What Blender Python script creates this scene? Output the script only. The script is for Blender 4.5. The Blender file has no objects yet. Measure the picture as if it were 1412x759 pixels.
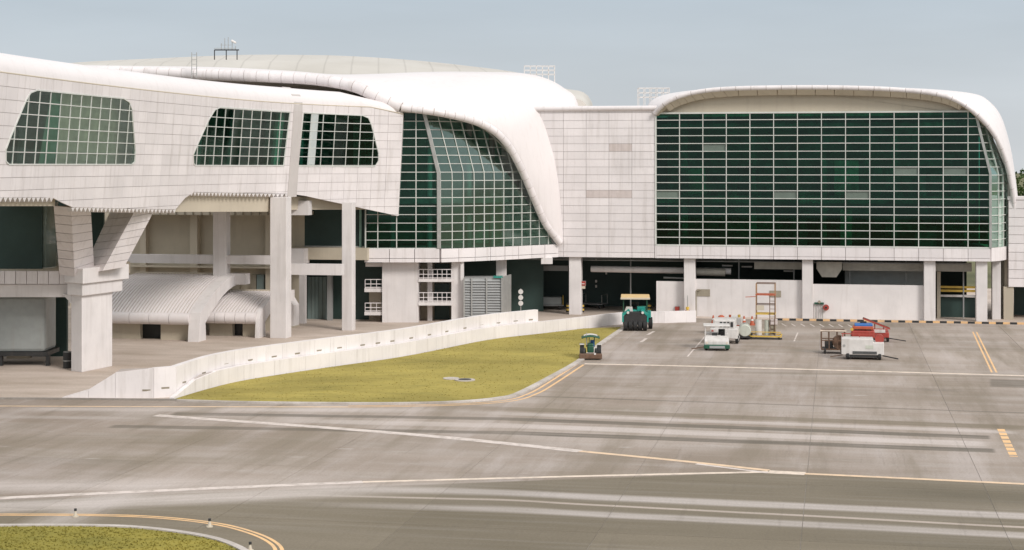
import bpy, bmesh, math, random
from mathutils import Vector, Matrix
random.seed(7)
SC = bpy.context.scene; COL = SC.collection
# ------------------------------------------------------------------ camera, sky, sun
CH = 13.9; FP = 2300.0; HV = 230.0; CU = 706.0      # eye height, focal length in photo pixels, horizon row, centre column
cam = bpy.data.cameras.new('camera'); cam.sensor_width = 36; cam.lens = 36*FP/1412
cam.shift_y = -(379.5-HV)/1412; cam.clip_end = 6000; cam.clip_start = 1
co = bpy.data.objects.new('camera', cam); COL.objects.link(co); co.location = (0, 0, CH); co.rotation_euler = (math.pi/2, 0, 0)
SC.camera = co
SUN_EL, SUN_AZ = 36, 140       # azimuth clockwise from +Y
w = bpy.data.worlds.new('World'); SC.world = w; w.use_nodes = True
nt = w.node_tree; bg = nt.nodes['Background']
sky = nt.nodes.new('ShaderNodeTexSky'); sky.sky_type = 'NISHITA'; sky.sun_disc = False
sky.sun_elevation = math.radians(SUN_EL); sky.sun_rotation = math.radians(SUN_AZ)
sky.air_density = 1.0; sky.dust_density = 3.0; sky.ozone_density = 1.5
tc = nt.nodes.new('ShaderNodeTexCoord'); sep = nt.nodes.new('ShaderNodeSeparateXYZ'); nt.links.new(tc.outputs['Generated'], sep.inputs[0])
rmp = nt.nodes.new('ShaderNodeValToRGB'); nt.links.new(sep.outputs['Z'], rmp.inputs[0])
e = rmp.color_ramp.elements
e[0].position = 0.0; e[0].color = (5.9, 6.15, 6.35, 1)
e[1].position = 0.10; e[1].color = (4.45, 5.05, 5.6, 1)
x = e.new(0.5); x.color = (8.5, 8.7, 8.8, 1)
x = e.new(1.0); x.color = (9.3, 9.2, 9.1, 1)
nz = nt.nodes.new('ShaderNodeTexNoise'); nz.inputs['Scale'].default_value = 2.2; nz.inputs['Detail'].default_value = 5
mp = nt.nodes.new('ShaderNodeMapping'); mp.inputs['Scale'].default_value = (1, 1, 6)
nt.links.new(tc.outputs['Generated'], mp.inputs[0]); nt.links.new(mp.outputs[0], nz.inputs['Vector'])
mr = nt.nodes.new('ShaderNodeMapRange'); mr.inputs[1].default_value = .3; mr.inputs[2].default_value = .75
mr.inputs[3].default_value = .90; mr.inputs[4].default_value = 1.13; nt.links.new(nz.outputs[0], mr.inputs[0])
ml = nt.nodes.new('ShaderNodeVectorMath'); ml.operation = 'SCALE'; nt.links.new(rmp.outputs[0], ml.inputs[0]); nt.links.new(mr.outputs[0], ml.inputs['Scale'])
mx = nt.nodes.new('ShaderNodeMix'); mx.data_type = 'RGBA'; mx.inputs[0].default_value = .92
nt.links.new(sky.outputs[0], mx.inputs[6]); nt.links.new(ml.outputs[0], mx.inputs[7])
nt.links.new(mx.outputs[2], bg.inputs[0]); bg.inputs[1].default_value = 0.115
sl = bpy.data.lights.new('sun', 'SUN'); sl.energy = 2.35; sl.angle = math.radians(16); sl.color = (1, .95, .91)
so = bpy.data.objects.new('sun', sl); COL.objects.link(so); so.location = (0, 0, 60)
so.rotation_euler = (math.radians(90-SUN_EL), 0, math.radians(180-SUN_AZ))
az = math.radians(SUN_AZ); sd = Vector((math.sin(az)*math.cos(math.radians(SUN_EL)), math.cos(az)*math.cos(math.radians(SUN_EL)), math.sin(math.radians(SUN_EL))))
so.rotation_euler = sd.to_track_quat('Z', 'Y').to_euler()
SC.view_settings.view_transform = 'Standard'; SC.view_settings.look = 'None'; SC.view_settings.exposure = 0.0; SC.view_settings.gamma = 1
SC.render.engine = 'CYCLES'; SC.cycles.max_bounces = 7; SC.cycles.transparent_max_bounces = 10

# ------------------------------------------------------------------ helpers
def W(u, v, Y): return Vector(((u-CU)/FP*Y, Y, CH-(v-HV)/FP*Y))
def G(u, v, z=0.0):
    Y = FP*(CH-z)/(v-HV); return Vector(((u-CU)/FP*Y, Y, z))
def ZY(v, Y): return CH-(v-HV)/FP*Y
class Fr:
    def __init__(s, x=0, y=0, rz=0, z=0):
        s.p = Vector((x, y, z)); s.rz = math.radians(rz); s.M = Matrix.Translation(s.p) @ Matrix.Rotation(s.rz, 4, 'Z'); s.I = s.M.inverted()
    def l(s, p): return s.I @ Vector(p)
    def px(s, u, v, t=0.0):          # ray through a photo point meets the frame's upright plane y = t
        c = s.I @ Vector((0, 0, CH)); d = (s.I.to_3x3()) @ Vector(((u-CU)/FP, 1, -(v-HV)/FP))
        k = (t-c.y)/d.y; q = c+d*k; return q.x, q.z
class MB:
    def __init__(s): s.v = []; s.f = []
    def add(s, vs, fs):
        n = len(s.v); s.v += [tuple(p) for p in vs]; s.f += [tuple(i+n for i in f) for f in fs]; return s
    def box(s, x0, x1, y0, y1, z0, z1):
        return s.add([(x0,y0,z0),(x1,y0,z0),(x1,y1,z0),(x0,y1,z0),(x0,y0,z1),(x1,y0,z1),(x1,y1,z1),(x0,y1,z1)],
                     [(0,3,2,1),(4,5,6,7),(0,1,5,4),(1,2,6,5),(2,3,7,6),(3,0,4,7)])
    def hexa(s, a, b):               # two quads a (4) and b (4) joined
        return s.add(list(a)+list(b), [(0,3,2,1),(4,5,6,7),(0,1,5,4),(1,2,6,5),(2,3,7,6),(3,0,4,7)])
    def prism(s, poly, d):
        n = len(poly); d = Vector(d); a = [Vector(p) for p in poly]; b = [p+d for p in a]
        return s.add(a+b, [tuple(range(n))[::-1], tuple(range(n, 2*n))]+[(i, (i+1) % n, n+(i+1) % n, n+i) for i in range(n)])
    def bar(s, a, b, wd, hd=None, up=(0,0,1)):
        a = Vector(a); b = Vector(b); hd = wd if hd is None else hd
        t = (b-a).normalized(); up = Vector(up)
        if abs(t.dot(up)) > .95: up = Vector((0,1,0))
        r = t.cross(up).normalized()*wd/2; q = r.cross(t).normalized()*hd/2
        return s.hexa([a-r-q, a+r-q, a+r+q, a-r+q], [b-r-q, b+r-q, b+r+q, b-r+q])
    def tube(s, path, r, n=10, cap=True, rf=None):
        P = [Vector(p) for p in path]; rings = []
        prev = None
        for i, p in enumerate(P):
            t = (P[min(i+1, len(P)-1)]-P[max(i-1, 0)]).normalized()
            if prev is None:
                a = Vector((0,0,1)) if abs(t.z) < .9 else Vector((0,1,0)); x = t.cross(a).normalized()
            else: x = (prev-t*prev.dot(t)).normalized()
            prev = x; y = t.cross(x); rr = rf(i/(len(P)-1)) if rf else r
            rings.append([p+(x*math.cos(2*math.pi*k/n)+y*math.sin(2*math.pi*k/n))*rr for k in range(n)])
        vs = [q for rg in rings for q in rg]; fs = []
        for i in range(len(P)-1):
            for k in range(n):
                fs.append((i*n+k, i*n+(k+1) % n, (i+1)*n+(k+1) % n, (i+1)*n+k))
        if cap: fs += [tuple(range(n))[::-1], tuple(range((len(P)-1)*n, len(P)*n))]
        return s.add(vs, fs)
    def grid(s, rows, flip=False):
        m = len(rows[0]); vs = [q for r in rows for q in r]; fs = []
        for i in range(len(rows)-1):
            for k in range(m-1):
                f = (i*m+k, i*m+k+1, (i+1)*m+k+1, (i+1)*m+k); fs.append(f[::-1] if flip else f)
        return s.add(vs, fs)
    def disc(s, c, axis, r, h, n=16, bev=0.0):
        c = Vector(c); a = Vector(axis).normalized()
        if bev: pts = [c-a*h/2, c-a*(h/2-bev*.01), c+a*(h/2)]
        return s.tube([c-a*h/2, c+a*h/2], r, n)
def link(o, parent=None, loc=None):
    COL.objects.link(o)
    if parent: o.parent = parent
    if loc is not None: o.location = loc
    return o
def mesh(name, mb, mat, xf=None, smooth=False):
    me = bpy.data.meshes.new(name); vs = [xf(Vector(p)) for p in mb.v] if xf else mb.v
    me.from_pydata([tuple(p) for p in vs], [], mb.f)
    b = bmesh.new(); b.from_mesh(me); bmesh.ops.recalc_face_normals(b, faces=b.faces); b.to_mesh(me); b.free()
    me.materials.append(mat)
    if smooth:
        for p in me.polygons: p.use_smooth = True
        try: me.set_sharp_from_angle(angle=math.radians(40))
        except Exception: pass
    me.update(); return me
class Thing:
    def __init__(s, name, label, cat, fr, group=None):
        s.fr = fr; s.o = bpy.data.objects.new(name, None); COL.objects.link(s.o); s.o.empty_display_size = .5
        s.o.location = fr.p; s.o.rotation_euler = (0, 0, fr.rz); s.o['label'] = label; s.o['category'] = cat
        if group: s.o['group'] = group
    def part(s, name, mb, mat, parent=None, world=False, smooth=False, label=None, kind=None, bevel=0, solid=0):
        me = mesh(name, mb, mat, (lambda p: s.fr.I @ p) if world else None, smooth)
        o = bpy.data.objects.new(name, me); link(o, parent or s.o)
        if label: o['label'] = label
        if kind: o['kind'] = kind
        if bevel: md = o.modifiers.new('b', 'BEVEL'); md.width = bevel; md.segments = 2; md.limit_method = 'ANGLE'
        if solid: md = o.modifiers.new('s', 'SOLIDIFY'); md.thickness = solid; md.offset = -1
        return o
def clone(o, parent, loc=None, rot=None, label=None, mat=None):
    c = o.copy(); COL.objects.link(c); c.parent = parent
    if loc is not None: c.location = loc
    if rot is not None: c.rotation_euler = rot
    return c
def copy_thing(t, fr, label, scale=None):
    n = t.o.copy(); COL.objects.link(n); n.location = fr.p; n.rotation_euler = (0, 0, fr.rz); n['label'] = label
    if scale: n.scale = scale
    def rec(src, dst):
        for ch in list(src.children):
            c = ch.copy(); COL.objects.link(c); c.parent = dst; rec(ch, c)
    rec(t.o, n); return n
def single(name, mb, mat, label, cat, kind=None, smooth=False, group=None, base=None, solid=0, bevel=0):
    base = Vector(base) if base is not None else Vector(mb.v[0])
    me = mesh(name, mb, mat, lambda p: p-base, smooth); o = bpy.data.objects.new(name, me); link(o, None, base)
    if label: o['label'] = label
    if cat: o['category'] = cat
    if kind: o['kind'] = kind
    if group: o['group'] = group
    if solid: md = o.modifiers.new('s', 'SOLIDIFY'); md.thickness = solid; md.offset = -1
    if bevel: md = o.modifiers.new('b', 'BEVEL'); md.width = bevel; md.segments = 2
    return o
def struct(name, mb, mat, base=(0,0,0), smooth=False, kind='structure', label=None):
    return single(name, mb, mat, label, None, kind, smooth, None, base)
def spline(pts, n=8):
    P = [Vector(p) for p in pts]; out = []
    for i in range(len(P)-1):
        p0 = P[max(i-1,0)]; p1 = P[i]; p2 = P[i+1]; p3 = P[min(i+2, len(P)-1)]
        for k in range(n):
            t = k/n; out.append(.5*((2*p1)+(p2-p0)*t+(2*p0-5*p1+4*p2-p3)*t*t+(3*p1-p0-3*p2+p3)*t*t*t))
    out.append(P[-1]); return out
def interp(x, tab):
    if x <= tab[0][0]: return tab[0][1]
    for (a, b), (c, d) in zip(tab, tab[1:]):
        if x <= c: return b+(d-b)*(x-a)/(c-a)
    return tab[-1][1]
class Path:                           # a plan curve measured by its own length
    def __init__(s, pts, n=12):
        s.P = spline([Vector((p[0], p[1], 0)) for p in pts], n) if n else [Vector((p[0], p[1], 0)) for p in pts]
        s.L = [0]
        for a, b in zip(s.P, s.P[1:]): s.L.append(s.L[-1]+(b-a).length)
        s.len = s.L[-1]
    def at(s, d):
        for i in range(len(s.L)-1):
            if d <= s.L[i+1] or i == len(s.L)-2:
                k = (d-s.L[i])/(s.L[i+1]-s.L[i]); return s.P[i]+(s.P[i+1]-s.P[i])*k
    def n(s, d):
        e = .6; t = (s.at(min(d+e, s.len))-s.at(max(d-e, 0))).normalized(); return Vector((t.y, -t.x, 0))
def clip(poly, a, b, c, keep=1):      # keep a*x+b*y >= c
    out = []
    for i in range(len(poly)):
        p = poly[i]; q = poly[(i+1) % len(poly)]
        dp = (a*p[0]+b*p[1]-c)*keep; dq = (a*q[0]+b*q[1]-c)*keep
        if dp >= 0: out.append(p)
        if dp*dq < 0:
            k = dp/(dp-dq); out.append((p[0]+(q[0]-p[0])*k, p[1]+(q[1]-p[1])*k))
    return out
def area(p): return abs(sum(p[i][0]*p[(i+1) % len(p)][1]-p[(i+1) % len(p)][0]*p[i][1] for i in range(len(p))))/2 if len(p) > 2 else 0
def edges(poly):                      # half planes of a convex polygon, inside positive
    A = sum(poly[i][0]*poly[(i+1) % len(poly)][1]-poly[(i+1) % len(poly)][0]*poly[i][1] for i in range(len(poly)))
    P = poly if A > 0 else poly[::-1]; out = []
    for i in range(len(P)):
        p = P[i]; q = P[(i+1) % len(P)]; a = -(q[1]-p[1]); b = q[0]-p[0]
        if abs(a)+abs(b) > 1e-6: out.append((a, b, a*p[0]+b*p[1]))
    return out
def inside(poly, E):
    for e_ in E:
        poly = clip(poly, *e_)
        if len(poly) < 3: return []
    return poly
def outside(poly, E):
    out = []
    for e_ in E:
        o = clip(poly, *e_, keep=-1)
        if area(o) > .004: out.append(o)
        poly = clip(poly, *e_)
        if area(poly) < .004: return out
    return out
def cellmesh(mb, poly, S, thick, off=0.0):   # a flat piece on the surface S(s, z, offset)
    n = len(poly); a = [S(p[0], p[1], off) for p in poly]; b = [S(p[0], p[1], off-thick) for p in poly]
    mb.add(a+b, [tuple(range(n))]+[(i, (i+1) % n, n+(i+1) % n, n+i) for i in range(n)])

# ------------------------------------------------------------------ materials
class N:
    def __init__(s, name):
        s.m = bpy.data.materials.new(name); s.m.use_nodes = True; s.t = s.m.node_tree; s.b = s.t.nodes['Principled BSDF']
        s.pos = s.t.nodes.new('ShaderNodeNewGeometry').outputs['Position']
    def put(s, node, i, val):
        if val is None: return
        if isinstance(val, bpy.types.NodeSocket): s.t.links.new(val, node.inputs[i])
        else: node.inputs[i].default_value = val
    def math(s, op, a, b=None, c=None, clamp=False):
        n = s.t.nodes.new('ShaderNodeMath'); n.operation = op; n.use_clamp = clamp
        s.put(n, 0, a); s.put(n, 1, b); s.put(n, 2, c); return n.outputs[0]
    def noise(s, scale, detail=4, rough=.55, vscale=(1,1,1), rot=0, vec=None, dist=0):
        m = s.t.nodes.new('ShaderNodeMapping'); m.inputs['Scale'].default_value = vscale; m.inputs['Rotation'].default_value = (0,0,rot)
        v = vec or s.pos
        if rot:
            r = s.t.nodes.new('ShaderNodeMapping'); r.inputs['Rotation'].default_value = (0,0,rot); s.t.links.new(v, r.inputs[0]); v = r.outputs[0]; m.inputs['Rotation'].default_value = (0,0,0)
        s.t.links.new(v, m.inputs[0])
        n = s.t.nodes.new('ShaderNodeTexNoise'); n.inputs['Scale'].default_value = scale; n.inputs['Detail'].default_value = detail
        n.inputs['Roughness'].default_value = rough; n.inputs['Distortion'].default_value = dist
        s.t.links.new(m.outputs[0], n.inputs['Vector']); return n.outputs[0]
    def rng(s, v, a, b, c=0., d=1., smooth=False):
        n = s.t.nodes.new('ShaderNodeMapRange'); n.interpolation_type = 'SMOOTHSTEP' if smooth else 'LINEAR'
        s.put(n, 0, v); s.put(n, 1, a); s.put(n, 2, b); s.put(n, 3, c); s.put(n, 4, d); return n.outputs[0]
    def mix(s, f, a, b, mode='MIX'):
        n = s.t.nodes.new('ShaderNodeMix'); n.data_type = 'RGBA'; n.blend_type = mode
        s.put(n, 0, f); s.put(n, 6, a if not isinstance(a, tuple) else a[:3]+(1,)); s.put(n, 7, b if not isinstance(b, tuple) else b[:3]+(1,)); return n.outputs[2]
    def dot(s, vec):
        n = s.t.nodes.new('ShaderNodeVectorMath'); n.operation = 'DOT_PRODUCT'; s.t.links.new(s.pos, n.inputs[0]); n.inputs[1].default_value = vec; return n.outputs['Value']
    def rand(s):
        return s.t.nodes.new('ShaderNodeObjectInfo').outputs['Random']
    def bump(s, h, st, d):
        n = s.t.nodes.new('ShaderNodeBump'); n.inputs['Strength'].default_value = st; n.inputs['Distance'].default_value = d
        s.t.links.new(h, n.inputs['Height']); s.t.links.new(n.outputs[0], s.b.inputs['Normal'])
    def out(s, col, rough=.6, metal=0, spec=None):
        s.put(s.b, 'Base Color', col if not isinstance(col, tuple) else col[:3]+(1,)); s.put(s.b, 'Roughness', rough); s.b.inputs['Metallic'].default_value = metal
        if spec is not None: s.b.inputs['Specular IOR Level'].default_value = spec
        return s.m
def mul(c, k): return tuple(x*k for x in c)
def painted(name, c, rough=.5, var=.12, scale=.6, streak=.10, rnd=.04, metal=0, dirt=(.30,.25,.2)):
    n = N(name); a = n.noise(scale, 5); col = n.mix(n.rng(a, .3, .7), mul(c, 1-var), mul(c, 1+var*.4))
    if streak:
        st = n.noise(1.0, 4, .6, (2.2, 2.2, .16)); col = n.mix(n.math('MULTIPLY', n.rng(st, .52, .8), streak*3, clamp=True), col, dirt)
        fine = n.noise(7, 3, .6, (1,1,.3)); col = n.mix(n.math('MULTIPLY', n.rng(fine, .55, .85), streak*1.2, clamp=True), col, dirt)
    if rnd: col = n.mix(1., col, n.mix(n.rand(), (1-rnd*2,)*3, (1,1,1)), 'MULTIPLY')
    return n.out(col, rough, metal)
WHITE = (.80, .75, .745)
M = {}
M['clad'] = painted('white_cladding', WHITE, .42, .08, .35, .11, .04)
M['clad_pink'] = painted('stained_cladding', (.66,.58,.555), .5, .1, 1.5, .16, .05)
M['clad_joint'] = painted('joint_backing', (.46,.41,.38), .8, .1, 1, 0, 0)
M['concrete_white'] = painted('white_painted_concrete', (.74,.70,.685), .7, .10, .5, .09, .03)
M['wall_white'] = painted('white_barrier_paint', (.80,.755,.745), .7, .08, .4, .12, .03)
M['joint_cover'] = painted('joint_cover_metal', (.56,.52,.50), .5, .1, .5, .08, 0)
M['beige'] = painted('beige_render', (.52,.46,.36), .8, .12, .4, .10, .03)
M['soffit'] = painted('soffit_panels', (.60,.53,.42), .7, .08, .3, .06, .03)  # beige also carries the warm bounce on the roof undersides
M['shell'] = painted('white_roof_sheet', (.77,.72,.71), .38, .05, .12, .05, 0)
M['dark'] = painted('dark_interior_shade', (.06,.075,.065), .8, .2, .5, 0, .1)  # shade inside the ground bays is put into this dark colour
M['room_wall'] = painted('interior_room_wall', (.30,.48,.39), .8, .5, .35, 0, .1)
M['dark_green'] = painted('dark_green_shade', (.032,.065,.056), .6, .3, .3, 0, .1)  # greenish tone of the shadows is painted into these dark parts
M['mullion'] = painted('aluminium_mullion', (.64,.65,.61), .45, .1, 1, .05, .05)
M['steel'] = painted('galvanised_steel', (.45,.45,.43), .4, .15, 2, .05, .05, .4)
M['grey_metal'] = painted('grey_louvre_metal', (.34,.345,.34), .5, .12, 1, .06, .05)
M['duct'] = painted('duct_sheet', (.47,.44,.38), .55, .2, 1.2, .12, .04)
M['black'] = painted('black_rubber', (.02,.02,.02), .75, .2, 3, 0, .05)
M['black_metal'] = painted('black_metal', (.03,.03,.03), .5, .2, 3, .05, .05)
M['veh_white'] = painted('white_vehicle_paint', (.72,.69,.66), .4, .12, 2, .18, .03)
M['veh_grey'] = painted('cab_grey', (.34,.36,.35), .45, .1, 2, .08, .03)
M['teal'] = painted('turquoise_machine_paint', (.012,.30,.245), .4, .25, 2, .12, .03)
M['green'] = painted('dark_green_paint', (.012,.09,.05), .4, .15, 2, .05, .03)
M['canopy_cream'] = painted('yellow_canopy', (.72,.50,.22), .5, .1, 2, .06, .02)
M['orange'] = painted('orange_paint', (.48,.105,.045), .45, .15, 3, .08, .03)
M['red'] = painted('red_paint', (.38,.055,.04), .45, .15, 3, .08, .03)
M['blue'] = painted('blue_paint', (.04,.16,.45), .45, .15, 3, .05, .03)
M['yellow'] = painted('yellow_paint', (.72,.48,.08), .5, .12, 3, .12, .03)
M['rust'] = painted('rusty_brown_steel', (.16,.09,.055), .7, .35, 4, .1, .08)
M['tank'] = painted('pale_tank', (.58,.60,.52), .5, .1, 2, .12, .03)
M['container'] = painted('teal_grey_panel', (.20,.26,.25), .5, .15, .8, .08, .03)
M['louvre_fill'] = painted('wall_vent', (.33,.29,.22), .7, .15, 3, 0, .03)
M['screen'] = painted('pale_inner_panel', (.70,.74,.62), .8, .15, .5, .05, .05)
M['floor_in'] = painted('interior_floor', (.30,.31,.29), .5, .1, .5, 0, .03)
M['bark'] = painted('bark', (.10,.075,.05), .9, .3, 3, 0, .05)
def glassmat(name, tint, gl=1.0, rough=.03):
    n = N(name); t = n.t; t.nodes.remove(n.b)
    tr = t.nodes.new('ShaderNodeBsdfTransparent'); g = t.nodes.new('ShaderNodeBsdfGlossy'); g.inputs['Roughness'].default_value = rough
    g.inputs['Color'].default_value = (.75,.95,.85,1)
    lw = t.nodes.new('ShaderNodeFresnel'); lw.inputs['IOR'].default_value = 1.45
    fac = n.math('MULTIPLY', lw.outputs[0], gl, clamp=True)
    dirt = n.noise(1.3, 4); col = n.mix(n.rng(dirt, .3, .7), mul(tint, .8), mul(tint, 1.1))
    col = n.mix(1., col, n.mix(n.rand(), (.72,)*3, (1.,1.,1.)), 'MULTIPLY'); t.links.new(col, tr.inputs[0])
    ms = t.nodes.new('ShaderNodeMixShader'); t.links.new(fac, ms.inputs[0]); t.links.new(tr.outputs[0], ms.inputs[1]); t.links.new(g.outputs[0], ms.inputs[2])
    t.links.new(ms.outputs[0], t.nodes['Material Output'].inputs[0]); return n.m
M['glass'] = glassmat('green_tinted_glass', (.27,.74,.60), .9)
M['glass_side'] = glassmat('pale_green_glass', (.42,.80,.68), 5.5, .08)
M['gate_glass'] = painted('teal_gate_glass', (.30,.38,.36), .15, .1, .5, 0, 0)
M['faded_mast'] = painted('faded_orange_steel', (.40,.25,.14), .6, .25, 3, .1, .05)
M['pale_post'] = painted('pale_blue_grey_post', (.50,.54,.53), .4, .08, 1, 0, 0)
M['glass_olive'] = glassmat('see_through_olive_glass', (.84,.92,.80), 1.4)  # paler tint stands in for daylight seen through the concourse
M['glass_frosted'] = painted('grey_replacement_pane', (.16,.20,.17), .25, .1, 2, 0, .1)
# ground
RZ = math.radians(-11)
def ground_bands(n, col, bands):
    for (a, b, hw, soft, colr, st, e0, e1) in bands:
        A = G(*a); B = G(*b); d = (B-A).normalized()
        if e0 == .1: A = A-d*2.5; e0 = 5
        if e1 == .1: B = B+d*2.5; e1 = 5
        L = (B-A).length; nr = Vector((-d.y, d.x, 0))
        dist = n.math('SUBTRACT', n.dot(nr), nr.dot(A))
        wob = n.math('MULTIPLY', n.math('SUBTRACT', n.noise(.12, 2), .5), .3)
        dist = n.math('ABSOLUTE', n.math('ADD', dist, wob))
        m = n.rng(dist, hw-soft, hw+soft, 1, 0, True)
        al = n.math('SUBTRACT', n.dot(d), d.dot(A))
        m = n.math('MULTIPLY', m, n.rng(al, 0, max(e0, .1), 0, 1, True)); m = n.math('MULTIPLY', m, n.rng(al, L-max(e1, .1), L, 1, 0, True))
        gr = n.rng(n.noise(.8, 4, .6, (.25, 2.5, 1), rot=-math.atan2(d.y, d.x)), .25, .65, .55, 1)
        m = n.math('MULTIPLY', m, n.math('MULTIPLY', gr, st), clamp=True)
        col = n.mix(m, col, colr)
    return col
def apron_mat():
    n = N('apron_asphalt'); rot = -RZ
    big = n.noise(.05, 4, .55, (1, 2.2, 1), rot); c = n.mix(n.rng(big, .32, .68), (.28,.228,.182), (.425,.36,.315))
    med = n.noise(.35, 5, .6, (.35, 1.6, 1), rot); c = n.mix(n.math('MULTIPLY', n.rng(med, .45, .75), .45), c, (.50,.455,.425))
    med2 = n.noise(.22, 5, .6, (.3, 1.5, 1), rot); c = n.mix(n.math('MULTIPLY', n.rng(med2, .52, .8), .55), c, (.245,.215,.165))
    lng = n.noise(.22, 5, .6, (1.8, .2, 1), rot); c = n.mix(n.math('MULTIPLY', n.rng(lng, .5, .64), .55), c, (.225,.185,.135)); c = n.mix(n.math('MULTIPLY', n.rng(lng, .46, .34), .45), c, (.50,.44,.41))
    spots = n.noise(.9, 3, .5, (.5, 1.4, 1), rot); c = n.mix(n.math('MULTIPLY', n.rng(spots, .66, .78), .5), c, (.56,.51,.48))
    # brownish ground between the two painted lines on the left
    A = G(0, 690); B = G(1060, 651); d = (B-A).normalized(); nr = Vector((-d.y, d.x, 0))
    sgn = n.math('SUBTRACT', n.dot(nr), nr.dot(A))           # positive beyond the line
    A2 = G(1060, 651); B2 = G(1412, 668); d2 = (B2-A2).normalized(); nr2 = Vector((-d2.y, d2.x, 0)); s2 = n.math('SUBTRACT', n.dot(nr2), nr2.dot(A2))
    low = n.math('MULTIPLY', n.rng(sgn, -.1, .1, 1, 0), n.rng(s2, -.1, .1, 1, 0))
    dk = n.mix(n.rng(n.noise(.09, 5, .6, (.6, 2, 1), rot), .3, .7), (.165,.138,.095), (.235,.20,.15))
    dk = n.mix(n.math('MULTIPLY', n.rng(n.noise(.6, 4, .6, (.12, 2.5, 1), rot), .5, .8), .35), dk, (.34,.31,.275))
    c = n.mix(low, c, dk)
    LT = (.56,.505,.475); LT2 = (.53,.475,.44); DK = (.125,.11,.085)
    OL = (.20,.165,.115); PK = (.62,.555,.52)
    bands = [((700,680),(1480,715), .60, .3, LT, .85, .1, 1), ((280,668),(706,680.3), .60, .4, LT, .8, 14, .1),
             ((700,690),(1480,731), .16, .1, (.66,.56,.50), .7, .1, 1), ((300,680),(706,690.3), .16, .12, (.66,.56,.50), .6, 10, .1),
             ((700,703),(1480,742), .50, .28, LT, .75, .1, 1), ((330,692),(706,703.3), .50, .35, LT, .7, 12, .1),
             ((-60,702),(760,664), 1.1, .9, PK, .75, 1, 14), ((-60,672),(560,662), 1.2, 1.0, PK, .7, 1, 16),
             ((560,559),(1480,592.5), .75, .2, OL, .85, 10, 1), ((235,570.5),(706,578), .5, .15, DK, .75, .4, .1), ((700,578),(1368,603.5), .55, .12, DK, .85, .1, .25),
             ((148,588),(706,597), .5, .12, DK, .7, .4, .1), ((700,597),(1375,622), .6, .12, DK, .85, .1, .25),
             ((700,587),(1372,613), .75, .25, PK, .7, .1, 1), ((300,578),(706,587.3), .7, .35, PK, .55, 8, .1), ((620,568),(1412,597), .5, .2, PK, .6, 8, 1),
             ((0,564),(640,566), .7, .5, PK, .55, 3, 8), ((700,545.5),(1480,572), .22, .1, DK, .6, .1, 1),
             ((-40,608),(600,606), 2.6, 2.2, OL, .55, 3, 14), ((0,636),(640,632), 2.2, 2.0, OL, .55, 8, 18), ((560,612),(900,632), 1.2, 1.1, OL, .35, 9, 12),
             ((1060,668),(1480,692), 1.3, 1.1, (.115,.10,.07), .6, 9, 1), ((1060,738),(1480,768), 1.0, 1.0, (.115,.10,.07), .4, 9, 1),
             ((950,513),(1480,521), .45, .4, OL, .6, 6, 1), ((1362,528),(1480,532), 1.9, .25, DK, .7, .3, 1), ((1240,536),(1345,540), .5, .4, DK, .35, 2, 2),
             ((20,745),(230,655), .9, .9, LT, .55, 2, 5), ((-40,575),(240,577), .5, .4, LT2, .5, 2, 5), ((250,575),(300,560), .6, .6, OL, .6, .5, .5)]
    c = ground_bands(n, c, bands)
    # transverse dark flecks along the traffic direction
    c = n.mix(n.math('MULTIPLY', n.rng(n.noise(1.1, 5, .7, (2.2, .14, 1), rot), .56, .8), .35), c, (.12,.10,.08))
    c = n.mix(1., c, n.mix(n.rand(), (.90,.90,.90), (1,1,1)), 'MULTIPLY')
    fine = n.noise(9, 4, .7); c = n.mix(1., c, n.mix(n.rng(fine, .3, .7), (.86,)*3, (1.1,1.1,1.1)), 'MULTIPLY')
    n.bump(fine, .25, .01); return n.out(c, .85, spec=.25)
M['apron'] = apron_mat()
def simple_ground(name, a, b, sc, rough=.9, sp=(1,1,1)):
    n = N(name); c = n.mix(n.rng(n.noise(sc, 6, .6, sp, -RZ), .3, .7), a, b); f = n.noise(8, 4, .7)
    c = n.mix(1., c, n.mix(n.rng(f, .3, .7), (.85,)*3, (1.1,1.1,1.1)), 'MULTIPLY'); n.bump(f, .2, .01); return n.out(c, rough, spec=.2)
M['joint'] = simple_ground('joint_sealant', (.215,.19,.16), (.36,.33,.30), .3)
M['plaza'] = simple_ground('service_road_concrete', (.42,.345,.28), (.60,.51,.445), .16, sp=(1,2.5,1))
M['kerb'] = simple_ground('kerb_concrete', (.36,.32,.28), (.62,.57,.53), .5)
def paintline(name, c, wear=.45):
    n = N(name); wv = n.noise(1.6, 5, .65); c1 = n.mix(n.math('MULTIPLY', n.rng(wv, .45, .7), wear), c, (.33,.28,.24)); return n.out(c1, .7)
M['line_white'] = paintline('worn_white_line', (.66,.58,.53), .8)
M['line_cream'] = paintline('cream_line', (.74,.62,.51), .65)
M['line_orange'] = paintline('faded_orange_line', (.74,.54,.36), .5)
M['line_yellow'] = paintline('yellow_line', (.80,.50,.24), .45)
def grass_mat(name, a, b, c3):
    n = N(name); c = n.mix(n.rng(n.noise(.10, 5, .6, (1, 2, 1)), .33, .67), a, b)
    c = n.mix(n.math('MULTIPLY', n.rng(n.noise(.5, 5, .65, (.6, 1.6, 1)), .5, .75), .7), c, c3)
    f = n.noise(5, 5, .75); c = n.mix(1., c, n.mix(n.rng(f, .3, .7), (.88,)*3, (1.1,1.1,1.08)), 'MULTIPLY')
    n.bump(f, .35, .03); return n.out(c, .95, spec=.1)
M['grass'] = grass_mat('dry_grass', (.27,.225,.065), (.42,.345,.10), (.215,.195,.06))
M['grass_near'] = grass_mat('green_grass', (.19,.175,.045), (.31,.26,.06), (.13,.13,.035))
def leafmat(name, a, b):
    n = N(name); c = n.mix(n.rng(n.noise(.6, 4), .3, .7), a, b); return n.out(c, .8, spec=.2)
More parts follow.
